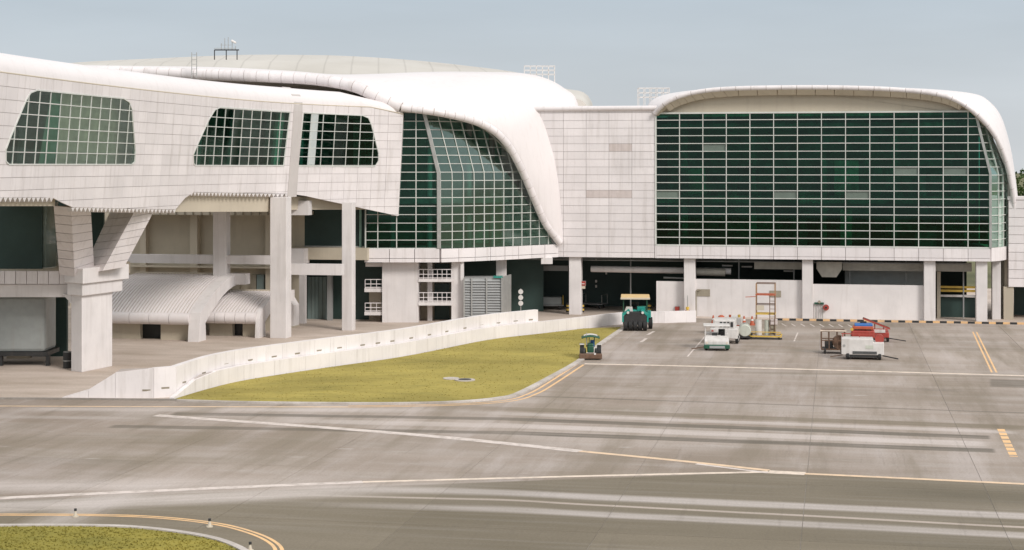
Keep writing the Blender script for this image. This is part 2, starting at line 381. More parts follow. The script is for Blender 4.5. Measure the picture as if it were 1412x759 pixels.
M['leaf'] = leafmat('leaves', (.03,.065,.02), (.075,.12,.03))
M['far_land'] = simple_ground('far_ground', (.10,.11,.05), (.2,.18,.1), .02)

# ------------------------------------------------------------------ ground
gb = MB(); gb.box(-1500, 1500, -150, 3500, -1.0, -.07); struct('ground', gb, M['far_land'])
GF = Fr(0, 0, -11.0)
sw, sh = 7.6, 11.2
bed = MB(); bed.box(-44, 62, 40, 168, -.06, -.014); b0 = bed
ap = MB(); ap.add([GF.M @ Vector(p) for p in bed.v], bed.f)
apron = struct('apron', ap, M['joint'])
sm = MB(); g = .013; sm.box(g, sw-g, g, sh-g, -.04, 0.0)
me = mesh('pavement_slab', sm, M['apron'])
off = GF.I @ G(873, 660)
cnt = 0
for i in range(-12, 12):
    for j in range(-9, 12):
        x0 = off.x+i*sw; y0 = off.y+j*sh
        c = GF.M @ Vector((x0+sw/2, y0+sh/2, 0))
        if c.y < 49 or c.y > 166: continue
        u = CU+c.x/c.y*FP; m_ = (sw*.75)/c.y*FP
        if u < -m_-20 or u > 1432+m_: continue
        if u < 640-m_ and c.y > 118: continue
        o = bpy.data.objects.new('pavement_slab', me); link(o, apron); o.location = GF.M @ Vector((x0, y0, 0)); o.rotation_euler = (0, 0, GF.rz); cnt += 1
print('slabs', cnt)
# barrier line on the ground (foot of the low wall), photo feet from left to right
B1 = [(240,551.5),(285,538),(340,525),(450,508),(560,492),(671,470),(745,461),(800,454.5),(845,448.5),(862,446.5),(905,446),(960,444.5)]
B1w = [G(*p) for p in B1]
P1 = Path([(p.x, p.y) for p in B1w], 6)
# service road behind the barrier, in front of and under the buildings
pz = .012
poly = [G(-160,551)] + [G(85,550.5), G(240,551.5)] + [P1.at(P1.len*k/40) for k in range(1,41)]
poly = [Vector((p.x, p.y, pz)) for p in poly]
last = poly[-1]
fa = Fr(26.9, 152, -11)                    # frame of the hall's front
kerbline = [fa.M @ Vector((s_, -1.35, pz)) for s_ in (-13.0, 40)]
poly += [Vector((kerbline[0].x, kerbline[0].y, pz)), Vector((kerbline[1].x, kerbline[1].y, pz)), Vector((70, 190, pz)), Vector((-60, 190, pz)), Vector((-60, 99, pz))]
pl = MB(); pl.add(poly, [tuple(range(len(poly)))])
# triangulate safely
me = bpy.data.meshes.new('service_road'); b = bmesh.new(); vs = [b.verts.new(p) for p in poly]; fce = b.faces.new(vs); bmesh.ops.triangulate(b, faces=[fce]); bmesh.ops.recalc_face_normals(b, faces=b.faces)
for f in b.faces:
    if f.normal.z < 0: f.normal_flip()
b.to_mesh(me); b.free(); me.materials.append(M['plaza']); o = bpy.data.objects.new('service_road', me); link(o); o['kind'] = 'structure'
# grass
def flat(name, pts, z, mat, kind, label=None):
    me = bpy.data.meshes.new(name); b = bmesh.new(); vs = [b.verts.new((p.x, p.y, z)) for p in pts]; f = b.faces.new(vs)
    bmesh.ops.triangulate(b, faces=[f])
    for f in b.faces:
        f.normal_update()
        if f.normal.z < 0: f.normal_flip()
    b.to_mesh(me); b.free(); me.materials.append(mat); o = bpy.data.objects.new(name, me); link(o); o['kind'] = kind
    if label: o['label'] = label
    return o
kr = spline([G(*p) for p in [(245,553.5),(330,556),(450,557.5),(560,557.5),(640,555),(690,550),(716,543.5),(760,521),(800,498),(830,474),(850,460),(862,452)]], 6)
gp = kr + [P1.at(P1.len*k/40) + Vector((.0,-.15,0)) for k in range(32, -1, -1)]
flat('grass_verge', gp, .06, M['grass'], 'stuff', 'yellowish dry grass strip in front of the white barrier')
kr2 = spline([G(*p) for p in [(-150,730),(0,727.5),(120,727.5),(200,731),(280,742),(325,756),(352,775),(360,800)]], 8)
gp2 = kr2 + [G(360,900), G(-200,900)]
flat('grass_island', gp2, .06, M['grass_near'], 'stuff', 'green grass island at the near left corner')
def strip(mb, pts, wd, z, z0=None):
    L = []; 
    for i, p in enumerate(pts):
        t = (pts[min(i+1, len(pts)-1)]-pts[max(i-1,0)]); t.z = 0; t.normalize(); nn = Vector((-t.y, t.x, 0))*wd/2
        L.append((Vector((p.x,p.y,0))+nn, Vector((p.x,p.y,0))-nn))
    for (a, b_), (c, d) in zip(L, L[1:]):
        if z0 is None: mb.add([(a.x,a.y,z),(b_.x,b_.y,z),(d.x,d.y,z),(c.x,c.y,z)], [(0,1,2,3)])
        else: mb.hexa([(a.x,a.y,z0),(b_.x,b_.y,z0),(b_.x,b_.y,z),(a.x,a.y,z)], [(c.x,c.y,z0),(d.x,d.y,z0),(d.x,d.y,z),(c.x,c.y,z)])
k1 = MB(); strip(k1, kr, .42, .10, -.02); struct('kerb', k1, M['kerb'], kr[0])
k2 = MB(); strip(k2, kr2, .28, .11, -.02); struct('kerb', k2, M['kerb'], kr2[0])
# grass tufts as real blades
def tufts(name, inside_fn, n, box, mat, label, h=(.05,.13)):
    mb = MB(); c = 0; x0, x1, y0, y1 = box
    while c < n:
        x = random.uniform(x0, x1); y = random.uniform(y0, y1)
        if not inside_fn(x, y): continue
        c += 1
        for k in range(3):
            a = random.uniform(0, 6.28); hh = random.uniform(*h); wv = random.uniform(.02, .045); lx = random.uniform(-.05,.05); ly = random.uniform(-.05,.05)
            dx = math.cos(a)*wv; dy = math.sin(a)*wv
            mb.add([(x-dx,y-dy,.055),(x+dx,y+dy,.055),(x+lx,y+ly,.06+hh)], [(0,1,2)])
    o = struct(name, mb, mat, (x0, y0, 0), kind='stuff', label=label)
def pip(poly):
    P = [(p.x, p.y) for p in poly]
    def f(x, y):
        c = False
        for i in range(len(P)):
            a = P[i]; b_ = P[i-1]
            if (a[1] > y) != (b_[1] > y) and x < (b_[0]-a[0])*(y-a[1])/(b_[1]-a[1])+a[0]: c = not c
        return c
    return f
tufts('grass_blades', pip(gp), 2500, (-25, 12, 95, 148), M['grass'], 'short grass blades of the yellow verge', (.02,.05))
tufts('grass_blades', pip(gp2), 6000, (-22, -8, 54, 66), M['grass_near'], 'short grass blades of the near left island', (.02,.06))
# painted lines
def paint(pts, wd, mat, z=.005, double=0, dash=None):
    P = spline([G(*p) for p in pts], 8) if len(pts) > 2 else [G(*pts[0])+(G(*pts[1])-G(*pts[0]))*k/12 for k in range(13)]
    for sd_ in ([0] if not double else [-double/2, double/2]):
        Q = []
        for i, p in enumerate(P):
            t = P[min(i+1,len(P)-1)]-P[max(i-1,0)]; t.normalize(); Q.append(p+Vector((-t.y, t.x, 0))*sd_)
        mb = MB()
        if dash:
            pa = Path([(q.x,q.y) for q in Q], 0); d = 0
            while d < pa.len:
                strip(mb, [pa.at(d), pa.at(min(d+dash[0], pa.len))], wd, z); d += dash[0]+dash[1]
        else: strip(mb, Q, wd, z)
        struct('painted_line', mb, mat, (Q[0].x, Q[0].y, 0))
paint([(806,502),(1000,506.5),(1480,520.5)], .55, M['line_cream'])
paint([(800,503),(760,529),(735,543),(700,553),(620,558.5),(480,561)], .17, M['line_yellow'], double=.5)
paint([(480,561.5),(200,561),(-60,560)], .32, M['line_orange'])
paint([(215,573),(450,590),(620,604),(800,622.5)], .7, M['line_white'])
paint([(800,622.5),(930,635),(1060,649)], .42, M['line_orange'])
paint([(960,640),(1060,652.5)], .28, M['line_white'], z=.006)
paint([(-60,690),(250,675.5),(500,665)], .55, M['line_white'])
paint([(500,665),(800,657),(1060,651)], .38, M['line_cream'])
paint([(1060,651),(1110,653.5)], .75, M['line_cream'], z=.007)
paint([(1110,653.5),(1250,660),(1480,671)], .38, M['line_orange'])
paint([(1344,458),(1371,514)], .13, M['line_yellow'], double=.3)
paint([(1380,592),(1398,630)], .38, M['line_yellow'], dash=(.9,.3))
paint([(-80,710),(120,710.5),(220,714),(300,723),(350,736),(378,750),(386,765),(386,790)], .14, M['line_yellow'], double=.24)
paint([(948,492),(975,461)], .12, M['line_white']); paint([(1095,471),(1100,459)], .12, M['line_white'])
for i in range(9): paint([(1078+i*13,446.5+i*.2),(1084+i*13,450+i*.2)], .13, M['line_white'])
paint([(893,462),(902,457)], .25, M['line_white']); paint([(884,472),(891,467)], .25, M['line_white'])
# manhole covers and drain pits in the grass
for k, (u, v, rr) in enumerate([(641,526,.42),(622,524,.28)]):
    p = G(u, v); mb = MB(); mb.tube([(p.x,p.y,.05),(p.x,p.y,.12)], rr+.25, 20); t = Thing('drain_pit', ['flat dark drain cover in the middle of the yellow grass','small pale drain cover just left of the dark one in the grass'][k], 'drain cover', Fr(p.x, p.y), )
    t.part('rim', mb, M['kerb'], world=True); m2 = MB(); m2.tube([(p.x,p.y,.12),(p.x,p.y,.14)], rr, 20); t.part('cover', m2, [M['black_metal'],M['kerb']][k], world=True)

# ------------------------------------------------------------------ barrier walls
def wallrun(name, label, path, s0, s1, ztop, z0, thick, seg, mat, back=0.0, snap=()):
    t = Thing(name, label, 'wall', Fr(path.at(s0).x, path.at(s0).y)); n = max(1, round((s1-s0)/seg)); ds = (s1-s0)/n
    cuts = [s0+i*ds for i in range(n+1)]
    for q in snap:
        i = min(range(1, n), key=lambda i_: abs(cuts[i_]-q)); cuts[i] = q
    cuts.sort()
    for i in range(n):
        a = cuts[i]+.008; b_ = cuts[i+1]-.008; A = path.at(a); B = path.at(b_); na = nb = Vector(((B-A).normalized().y, -(B-A).normalized().x, 0)); mb = MB()
        za = ztop(a) if callable(ztop) else ztop; zb = ztop(b_) if callable(ztop) else ztop
        A0 = A-na*back; A1 = A-na*(back+thick); B0 = B-nb*back; B1_ = B-nb*(back+thick)
        mb.hexa([(A0.x,A0.y,z0),(B0.x,B0.y,z0),(B1_.x,B1_.y,z0),(A1.x,A1.y,z0)], [(A0.x,A0.y,za),(B0.x,B0.y,zb),(B1_.x,B1_.y,zb),(A1.x,A1.y,za)])
        t.part('wall_panel', mb, mat, world=True)
    # joint core
    mb = MB(); K = 240
    rows = []
    for k in range(K+1):
        s = s0+.05+(s1-s0-.1)*k/K; p = path.at(s); nn = path.n(s); zt = (ztop(s) if callable(ztop) else ztop)-.03
        a = p-nn*(back+.13); c = p-nn*(back+thick-.05); rows.append([Vector((a.x,a.y,0)), Vector((a.x,a.y,zt)), Vector((c.x,c.y,zt)), Vector((c.x,c.y,0))])
    mb.grid(rows); t.part('wall_core', mb, M['clad_joint'], world=True); return t
def sp(path, u):                      # length along a plan path where the photo column u meets it
    lo, hi = 0, path.len
    for _ in range(40):
        m_ = (lo+hi)/2; p = path.at(m_); 
        if CU+p.x/p.y*FP < u: lo = m_
        else: hi = m_
    return lo
wallrun('barrier_wall', 'low white concrete barrier running along the grass edge to the parked roller', P1, .0, P1.len, lambda s: min(1.03, .12+s*.23), 0, .3, 3.1, M['wall_white'])
P2 = Path([(p.x, p.y) for p in [G(-20, 549.6), G(85,549.6), G(212,549.6)]] + [((P1.at(P1.len*k/60)-P1.n(P1.len*k/60)*.36).x, (P1.at(P1.len*k/60)-P1.n(P1.len*k/60)*.36).y) for k in range(1, 61) if (P1.at(P1.len*k/60)-P1.n(P1.len*k/60)*.36).y > G(0,549.6).y+.25], 0)
s742 = sp(P2, 742); s85 = sp(P2, 85); s147 = sp(P2, 146); s163 = sp(P2, 163); s240 = sp(P2, 240)
def top2(s):
    if s < s147: return .05+.8*(s-s85)/(s147-s85)
    if s < s163: return .85+.9*(s-s147)/(s163-s147)
    return 1.75+.25*min(1, (s-s163)/8)
W2 = wallrun('retaining_wall', 'taller white wall behind the low barrier with a row of dark slots near its foot', P2, s85, s742, top2, 0, .4, 1.6, M['wall_white'], back=0, snap=(P2.L[2], P2.L[3]))
k = 0; s = sp(P2, 198)
for u in [202,228,254,281,312,345,378,410,440,468,500,521,541,567,592,616,641,664,687,711,732]:
    s = sp(P2, u); p = P2.at(s); nn = P2.n(s); t_ = Vector((-nn.y, nn.x, 0)); zc = .35 + .85*min(1, max(0,(s-s240+3)/9))
    if u > 300: zc = 1.22
    mb = MB(); c = p; 
    a = c-t_*.24; b_ = c+t_*.24
    mb.hexa([(a.x,a.y,zc-.05),(b_.x,b_.y,zc-.05),(b_.x-nn.x*.1,b_.y-nn.y*.1,zc-.05),(a.x-nn.x*.1,a.y-nn.y*.1,zc-.05)],
            [(a.x+nn.x*.03,a.y+nn.y*.03,zc+.06),(b_.x+nn.x*.03,b_.y+nn.y*.03,zc+.06),(b_.x-nn.x*.1,b_.y-nn.y*.1,zc+.06),(a.x-nn.x*.1,a.y-nn.y*.1,zc+.06)])
    W2.part('slot', mb, M['louvre_fill'], world=True)
# low kerb at the front of the service road, left
kb = MB(); strip(kb, [G(-60,550.6), G(60,550.9), G(245,552.6)], .18, .10, -.02); struct('kerb', kb, M['joint'], G(0,551))
# yellow and black kerb along the hall
KS = Thing('striped_kerb', 'black and yellow striped kerb along the foot of the hall', 'kerb', Fr(fa.p.x, fa.p.y, -11))
s0, _ = fa.px(1070, 439, -1.5); kmA = MB(); kmA.box(0, .58, -1.72, -1.5, 0, .17); mA = mesh('kerb_block', kmA, M['line_yellow']); mB_ = mesh('kerb_block', kmA, M['black_metal'])
for i in range(46):
    o = bpy.data.objects.new('kerb_block', mA if i % 2 else mB_); link(o, KS.o, (s0+i*.6, 0, 0))

# ------------------------------------------------------------------ hall with the big curtain wall (right)
H = Thing('glass_hall', 'white hall with the wide flat green glass front and arched roof rim on the right', 'building', fa)
ZS = 6.64; RH = .7225; PWD = 2.15; ZF = 5.43
sL = fa.px(905, 300)[0]; sR = fa.px(1365.5, 300)[0]
ZT = ZS+16*RH+.62
GW = H.part('curtain_wall', MB().box(sL-.12, sL+.02, -.1, .35, ZS, ZT).box(sL-.1, sR, -.1, .3, ZS-.08, ZS+.06).box(sL-.1, sR-1.3, -.08, .3, ZT-.05, ZT+.1), M['mullion'])
def rim_x(z): return sR if z < 13.3 else sR-(z-13.3)*.238
pane_shared = {}
rows = [(ZS+k*RH, ZS+(k+1)*RH) for k in range(16)]+[(ZS+16*RH, ZT)]
odd = {(2,12),(0,6),(5,6),(10,9),(12,9),(8,6)}
for c in range(14):
    x0 = sL+c*PWD; x1 = x0+PWD
    for r, (z0, z1) in enumerate(rows):
        if c < 13 and x1 < rim_x(z1):
            fr_ = (c, r) in odd
            key = (round(z1-z0, 3), fr_)
            if key not in pane_shared: pane_shared[key] = mesh('pane', MB().box(.05, PWD-.05, 0, .03, .04, z1-z0-.04), M['glass_frosted'] if fr_ else M['glass'])
            o = bpy.data.objects.new('pane', pane_shared[key]); link(o, GW, (x0, .08, z0)); 
            if fr_: o['label'] = 'grey pane that differs from its green neighbours'
        else:
            a = rim_x(z0); b_ = rim_x(z1)
            if a-x0 < .15: continue
            xa = min(a, x1)-.05; xb = min(b_, x1)-.05
            if xb-x0 < .1: xb = x0+.1
            H.part('pane', MB().prism([(x0+.05,.08,z0+.04),(xa,.08,z0+.04),(xb,.08,z1-.04),(x0+.05,.08,z1-.04)], (0,.03,0)), M['glass'], parent=GW)
mv = mesh('mullion', MB().box(-.035, .035, -.06, .16, ZS, ZT), M['mullion'])
for c in range(1, 14):
    if sL+c*PWD > rim_x(ZT)-.1:
        x = sL+c*PWD; zt = 13.3+(sR-x)/.238; H.part('mullion', MB().box(x-.055, x+.055, -.06, .16, ZS, min(ZT, zt)), M['mullion'], parent=GW); continue
    o = bpy.data.objects.new('mullion', mv); link(o, GW, (sL+c*PWD, 0, 0))
for k in range(1, 17):
    z = ZS+k*RH; H.part('transom', MB().box(sL, rim_x(z), -.04, .14, z-.033, z+.033), M['mullion'], parent=GW)
# floors and columns behind the glass
H.part('interior_floor', MB().box(sL, sR-1.2, .9, 14, 10.55, 11.2), M['floor_in'])
H.part('ceiling_band', MB().box(sL, sR-3, 1.1, 14, 17.35, 17.9), M['floor_in'])
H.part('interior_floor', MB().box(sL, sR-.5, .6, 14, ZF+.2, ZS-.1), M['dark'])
for i in range(5):
    x = sL+2.2+i*6.4; H.part('interior_column', MB().box(x, x+.5, 2.5, 3.0, ZS, 18.6), M['floor_in'])
random.seed(3)
for i in range(11):
    x = sL+random.uniform(1, 27); z = random.choice([11.2, ZS-.1]); H.part('interior_partition', MB().box(x, x+random.uniform(.6,2.4), 3+random.random()*3, 6.5, z, z+random.uniform(1.2,3.4)), random.choice([M['dark_green'], M['screen'], M['veh_grey']]))
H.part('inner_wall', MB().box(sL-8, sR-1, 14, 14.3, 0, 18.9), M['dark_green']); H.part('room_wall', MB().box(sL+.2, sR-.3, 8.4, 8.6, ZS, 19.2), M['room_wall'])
# panelled wall left of the glass
joints_back = MB().box(sL-7*PWD, sL-.12, .06, .5, ZF, 19.15); H.part('wall_backing', joints_back, M['clad_joint'])
pm = {}
for c in range(1, 8):
    for r in range(-2, 18):
        z0 = ZS+r*RH; z1 = z0+RH
        if r == -2: z0 = ZF; z1 = ZS-RH
        if r == 17: z1 = 19.15
        if z1-z0 < .1: continue
        x0 = sL-.12-c*PWD
        odd_p = (c == 2 and r == 12) or (c in (2, 3) and r == 6)
        key = (round(z1-z0,3), odd_p)
        if key not in pm: pm[key] = mesh('wall_panel', MB().box(.014, PWD-.014, 0, .08, .013, z1-z0-.013), M['clad_pink'] if odd_p else M['clad'])
        o = bpy.data.objects.new('wall_panel', pm[key]); link(o, H.o, (x0, -.02, z0))
        if odd_p: o['label'] = 'pinkish stained wall panel'
H.part('parapet', MB().tube([(sL-7.6*PWD, -.05, 19.32), (sL+.3, -.05, 19.32)], .24, 12), M['clad'], smooth=True)
H.part('flat_roof', MB().box(sL-7.4*PWD, sL, .3, 14, 19.0, 19.3), M['clad'])
# fascia under the glass
fm = mesh('fascia_panel', MB().box(.02, PWD-.02, 0, .3, .27, ZS-ZF-.1), M['clad']); fm2 = mesh('fascia_panel', MB().box(.02, PWD-.02, .0, .3, 0, .24), M['clad'])
for c in range(0, 14):
    wl = PWD if c < 13 else sR-(sL+13*PWD)
    for f_ in (fm, fm2):
        o = bpy.data.objects.new('fascia_panel', f_); link(o, H.o, (sL+c*PWD, -.12, ZF)); o.scale = (wl/PWD, 1, 1)
H.part('fascia_end', MB().box(sL-.11, sL+.02, -.1, .3, ZF, ZS-.09), M['clad']); H.part('fascia_core', MB().box(sL, sR-.02, .0, 14, ZF+.06, ZS-.12), M['clad_joint'])
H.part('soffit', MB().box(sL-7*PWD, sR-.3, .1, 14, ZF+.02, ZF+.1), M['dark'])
# roof shell: rim curve and loft behind it
def fpt(u, v, t): s_, z_ = fa.px(u, v, t); return Vector((s_, t, z_))
def segtube(T, name, pts, r, seglen, mat, gap=.05, n=12, parent=None, world=False, sub=10):
    P = spline(pts, sub); L = [0]
    for a, b_ in zip(P, P[1:]): L.append(L[-1]+(b_-a).length)
    def at(d):
        for i in range(len(L)-1):
            if d <= L[i+1] or i == len(L)-2: return P[i]+(P[i+1]-P[i])*((d-L[i])/(L[i+1]-L[i]))
    k = max(1, round(L[-1]/seglen)); ds = L[-1]/k
    for i in range(k):
        a = i*ds+gap/2; b_ = (i+1)*ds-gap/2; T.part(name, MB().tube([at(a+(b_-a)*j/3) for j in range(4)], r, n), mat, world=world, smooth=True, parent=parent)
    T.part('rim_core', MB().tube([at(L[-1]*j/(k*2)) for j in range(k*2+1)], r*.9, n), M['clad_joint'], world=world, smooth=True, parent=parent)
t0 = -1.1
rimA = [fpt(903,157,-.3), fpt(914,145,-.9), fpt(935,134,t0), fpt(965,126.5,t0), fpt(1010,122.5,t0), fpt(1080,121,t0), fpt(1150,121,t0), fpt(1220,123,t0), fpt(1275,127.5,t0), fpt(1310,135,t0), fpt(1337,149.5,-.9), fpt(1360,171,-.3), fpt(1377,197,.7), fpt(1389,230,1.8), fpt(1397,272,2.9), fpt(1399,300,3.3)]
segtube(H, 'rim_segment', rimA, .21, 1.35, M['clad'])
kA = [fpt(890,152,1.0), fpt(897,140,2), fpt(912,132,3.2), fpt(945,126,5), fpt(1000,123,5), fpt(1080,121.5,5), fpt(1150,121,5), fpt(1230,122,5), fpt(1300,124.5,5), fpt(1345,130,5), fpt(1364,140,5), fpt(1379,158,5), fpt(1389,185,5), fpt(1397,222,5), fpt(1403,272,5.2), fpt(1405,300,5.5)]
def bulge(a, b_, k, up): m_ = (a+b_)/2; return m_+up*k
def loft(R, K, back, upf, n=6, sub=6):
    Rs = spline(R, sub); Ks = spline(K, sub); Bs = spline(back, sub); rows_ = []
    for i, (a, c, d) in enumerate(zip(Rs, Ks, Bs)):
        m_ = (a+c)/2+upf(i/(len(Rs)-1)); row = []
        for k in range(n+1):
            t = k/n; row.append(a*(1-t)**2+m_*2*t*(1-t)+c*t*t)
        row.append(c.lerp(d, .5)); row.append(d); rows_.append(row)
    return MB().grid(rows_)
bkA = [p+Vector((0,11,.0)) for p in kA]
cA = sum((p.x for p in kA))/len(kA)
def upA(t): 
    a = math.pi*(1-t); return Vector((math.cos(a)*.35 if t > .5 else math.cos(a)*.25, 0, .25*math.sin(a)))
H.part('roof_shell', loft(rimA, kA, bkA, upA), M['shell'], smooth=True, solid=.18)
# soffit ring behind the rim and the recessed gable band over the glass
inner = [Vector((p.x+(0 if 0 else 0), min(p.y+1.0, .35), p.z-.0)) for p in rimA]
seg = spline(rimA[:12], 8); K = len(seg)
def insetp(p, d): return Vector((p.x+(1.0 if p.x < cA-12 else (-.2 if p.x > cA+10 else 0))*d, p.y+.75, p.z-.62 if p.z > 19.6 else p.z-.2))
step = 3
for i in range(0, K-1, step):
    pts_ = seg[i:i+step+1]; 
    if len(pts_) < 2: continue
    r1 = [p+Vector((0,0,-.12)) for p in pts_]; r2 = [insetp(p, .4) for p in pts_]
    a0 = r1[0].lerp(r1[-1], .04); 
    r1[0] = r1[0].lerp(r1[1], .12); r2[0] = r2[0].lerp(r2[1], .12)
    H.part('soffit_panel', MB().grid([r1, r2]), M['soffit'], solid=.05)
gz = [p for p in seg if p.z > ZT-.3]
gab = [(p.x, .22, p.z-.1) for p in gz]+[(gz[-1].x, .22, ZT-.3), (gz[0].x, .22, ZT-.3)]
H.part('gable_band', MB().prism(gab, (0,.3,0)), M['soffit'])
# corner tube and the side return glass
cor = [Vector((rim_x(ZT), -.05, ZT)), Vector((sR, -.05, 13.3)), Vector((sR+.02, -.05, ZS))]
H.part('corner_post', MB().bar(cor[0], cor[1], .22, .2).bar(cor[1], cor[2], .22, .2), M['steel'])
def return_glass(T, path, corner_lean, top_fn, colw, zk, rows_z, post_r=.03, mat='glass_side', fas=True, world=True):
    def S(s, z, o=0):
        p = path.at(max(0, min(path.len, s))); nn = path.n(s); dz = max(0, z-zk); fy = min(1, s/2.5)
        return Vector((p.x, p.y, z))+nn*o+corner_lean(s)*dz
    ncol = max(1, round(path.len/colw)); cw = path.len/ncol
    fr0 = MB(); top = [(k*path.len/24, top_fn(k*path.len/24)) for k in range(25)]
    E = edges([(0, rows_z[0]), (path.len, rows_z[0])]+[(a, max(b_, rows_z[0]+.05)) for a, b_ in top[::-1]])
    fr0.tube([S(a, b_, .02) for a, b_ in top], .07, 6)
    CW = T.part('side_glazing', fr0, M['mullion'], world=world)
    for c in range(ncol):
        for z0, z1 in zip(rows_z, rows_z[1:]):
            q = inside([(c*cw+.03, z0+.03), ((c+1)*cw-.03, z0+.03), ((c+1)*cw-.03, z1-.03), (c*cw+.03, z1-.03)], E)
            if area(q) < .02: continue
            m_ = MB(); cellmesh(m_, q, S, .03); T.part('pane', m_, M[mat], parent=CW, world=world)
    for c in range(ncol+1):
        zt = top_fn(c*cw); zz = [z for z in rows_z if z < zt]+[zt]; m_ = MB()
        if zt < rows_z[0]+.2: continue
        for a, b_ in zip(zz, zz[1:]):
            if b_-a > .02: m_.bar(S(c*cw, a, .03), S(c*cw, b_, .03), post_r*2, .12, up=path.n(c*cw))
        T.part('mullion', m_, M['mullion'], parent=CW, world=world)
    for z in rows_z[1:-1]:
        m_ = MB(); prev = None; K_ = 18
        for k in range(K_+1):
            s = path.len*k/K_
            if top_fn(s) < z: break
            p = S(s, z, .04)
            if prev is not None: m_.bar(prev, p, .06, .06)
            prev = p
        if m_.v: T.part('transom', m_, M['mullion'], parent=CW, world=world)
    return S
pA = [fa.M @ Vector((sR, 0, 0))]; q1 = Vector((W(1378,300,150.2).x, 150.2, 0)); q2 = Vector((W(1388.5,300,152.4).x, 152.4, 0))
PR = Path([(p.x, p.y) for p in (pA[0], q1, q2)], 8)
lean0 = fa.M.to_3x3() @ Vector((-.238, 0, 0))
zr = [ZS+k*RH for k in range(17)]+[ZT]
return_glass(H, PR, lambda s: lean0+Vector((0,.05*s,0)), lambda s: interp(s/PR.len, [(0,18.7),(.35,17.6),(.7,15.8),(1,13.2)]), 1.4, 13.3, zr)
H.part('side_sky_block', MB().grid([[PR.at(PR.len*k/8)-PR.n(PR.len*k/8)*.45+lean0*max(0, z-13.3)+Vector((0,0,z)) for z in (ZS, 13.3, 15.5, 18.6)] for k in range(1, 9)]+[[Vector((sx_.x, sx_.y, z)) for z in (ZS, 13.3, 15.5, 18.6)] for sx_ in [fa.M @ Vector((sR-.2, 8.4, 0))]]), M['room_wall'], world=True, solid=.05)  # added panel, stops the bright sky showing through the side glass
pf = MB(); rws = []
for k in range(9):
    p = PR.at(PR.len*k/8); nn = PR.n(PR.len*k/8); p = p+nn*.12; rws.append([Vector((p.x,p.y,ZF)), Vector((p.x,p.y,ZS))])
pf.grid(rws); H.part('fascia_panel', pf, M['clad'], world=True, solid=.3)
# columns and low walls under the hall
for (ua, ub) in [(784.5,801),(943,958.5),(1106,1121),(1274,1290),(1346,1361.5)]:
    a = fa.px(ua, 400, .3)[0]; b_ = fa.px(ub, 400, .3)[0]; H.part('column', MB().box(a, b_, .3, 1.3, 0, ZF+.02), M['concrete_white'], bevel=.04)
a = fa.px(1368,400,2.6)[0]; b_ = fa.px(1380,400,2.6)[0]; H.part('column', MB().box(a, b_, 2.6, 3.5, 0, ZF+.02), M['concrete_white'], bevel=.04)
def slab_px(T, name, u0, v0, u1, v1, t0_, t1_, mat, fr_=None, **k):
    fr_ = fr_ or T.fr; a, z1 = fr_.px(u0, v0, t0_); b_, z0 = fr_.px(u1, v1, t0_); return T.part(name, MB().box(a, b_, t0_, t1_, max(0, z0), z1), mat, **k)
slab_px(H, 'low_wall', 905, 388, 943, 446, 1.0, 1.3, M['concrete_white'])
slab_px(H, 'low_wall', 958.5, 385, 1106, 446, .75, 1.05, M['concrete_white'])
slab_px(H, 'low_wall', 1121, 392, 1274, 446, .75, 1.05, M['concrete_white'])
for (u0, v0, u1, v1) in [(961,399,979,409),(1061,401,1077,410)]: slab_px(H, 'wall_vent', u0, v0, u1, v1, .7, .8, M['louvre_fill'])
slab_px(H, 'back_screen', 1165, 372, 1274, 396, 5, 5.2, M['veh_grey'], label='grey band behind the low wall')
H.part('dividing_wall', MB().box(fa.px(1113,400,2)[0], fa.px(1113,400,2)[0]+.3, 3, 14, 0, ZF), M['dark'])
H.part('end_wall', MB().box(sR+1.6, sR+1.9, 4, 14, 0, ZF), M['beige'])
# ducts
def duct(u0, v0, u1, v1, t, r, mat='duct', n=12):
    a, z = fa.px(u0, (v0), t); b_, z2 = fa.px(u1, v1, t); T = MB().tube([(a, t, z), (b_, t, z2)], r, n); return H.part('duct', T, M[mat], smooth=True)
duct(815,371,1008,374.5,2.6,.30,'concrete_white'); duct(958,375,1000,376,2.2,.36); duct(915,383,944,384,3.4,.10,'steel')
slab_px(H, 'duct', 1040, 361, 1106, 372, 2.6, 3.3, M['duct']); slab_px(H, 'duct', 1162, 361.5, 1274, 374.5, 2.4, 3.2, M['duct']); slab_px(H, 'duct', 1290, 362.5, 1340, 375, 2.4, 3.2, M['duct'])
slab_px(H, 'duct', 730, 366, 783, 374, 4.4, 5.2, M['grey_metal'])
a0_, z1_ = fa.px(1126, 361, 2.0); a1_, zz_ = fa.px(1161, 371, 2.0); z2_ = fa.px(1140, 382, 2.0)[1]
H.part('duct_hood', MB().prism([(a0_,1.6,zz_),(a1_,1.6,zz_),(a1_,1.6,z1_),(a0_,1.6,z1_)],(0,1.2,0)).prism([(a0_+.5,1.6,z2_),(a1_-.5,1.6,z2_),(a1_,1.6,zz_),(a0_,1.6,zz_)],(0,1.2,0)), M['duct'])
for (u,v) in [(822,353),(822,358),(822,388),(822,395),(836,377)]:
    p = fpt(u, v, 7); H.part('ceiling_lamp', MB().tube([p-Vector((.0,0,.12)), p+Vector((0,0,.12))], .09, 8), M['veh_white'])
for (u, v) in [(1003,366.5),(1030,368),(1088,374)]:
    p = fpt(u, v, 5); H.part('strip_light', MB().box(p.x-.5, p.x+.5, p.y-.1, p.y+.1, p.z-.07, p.z+.07), M['veh_white'])
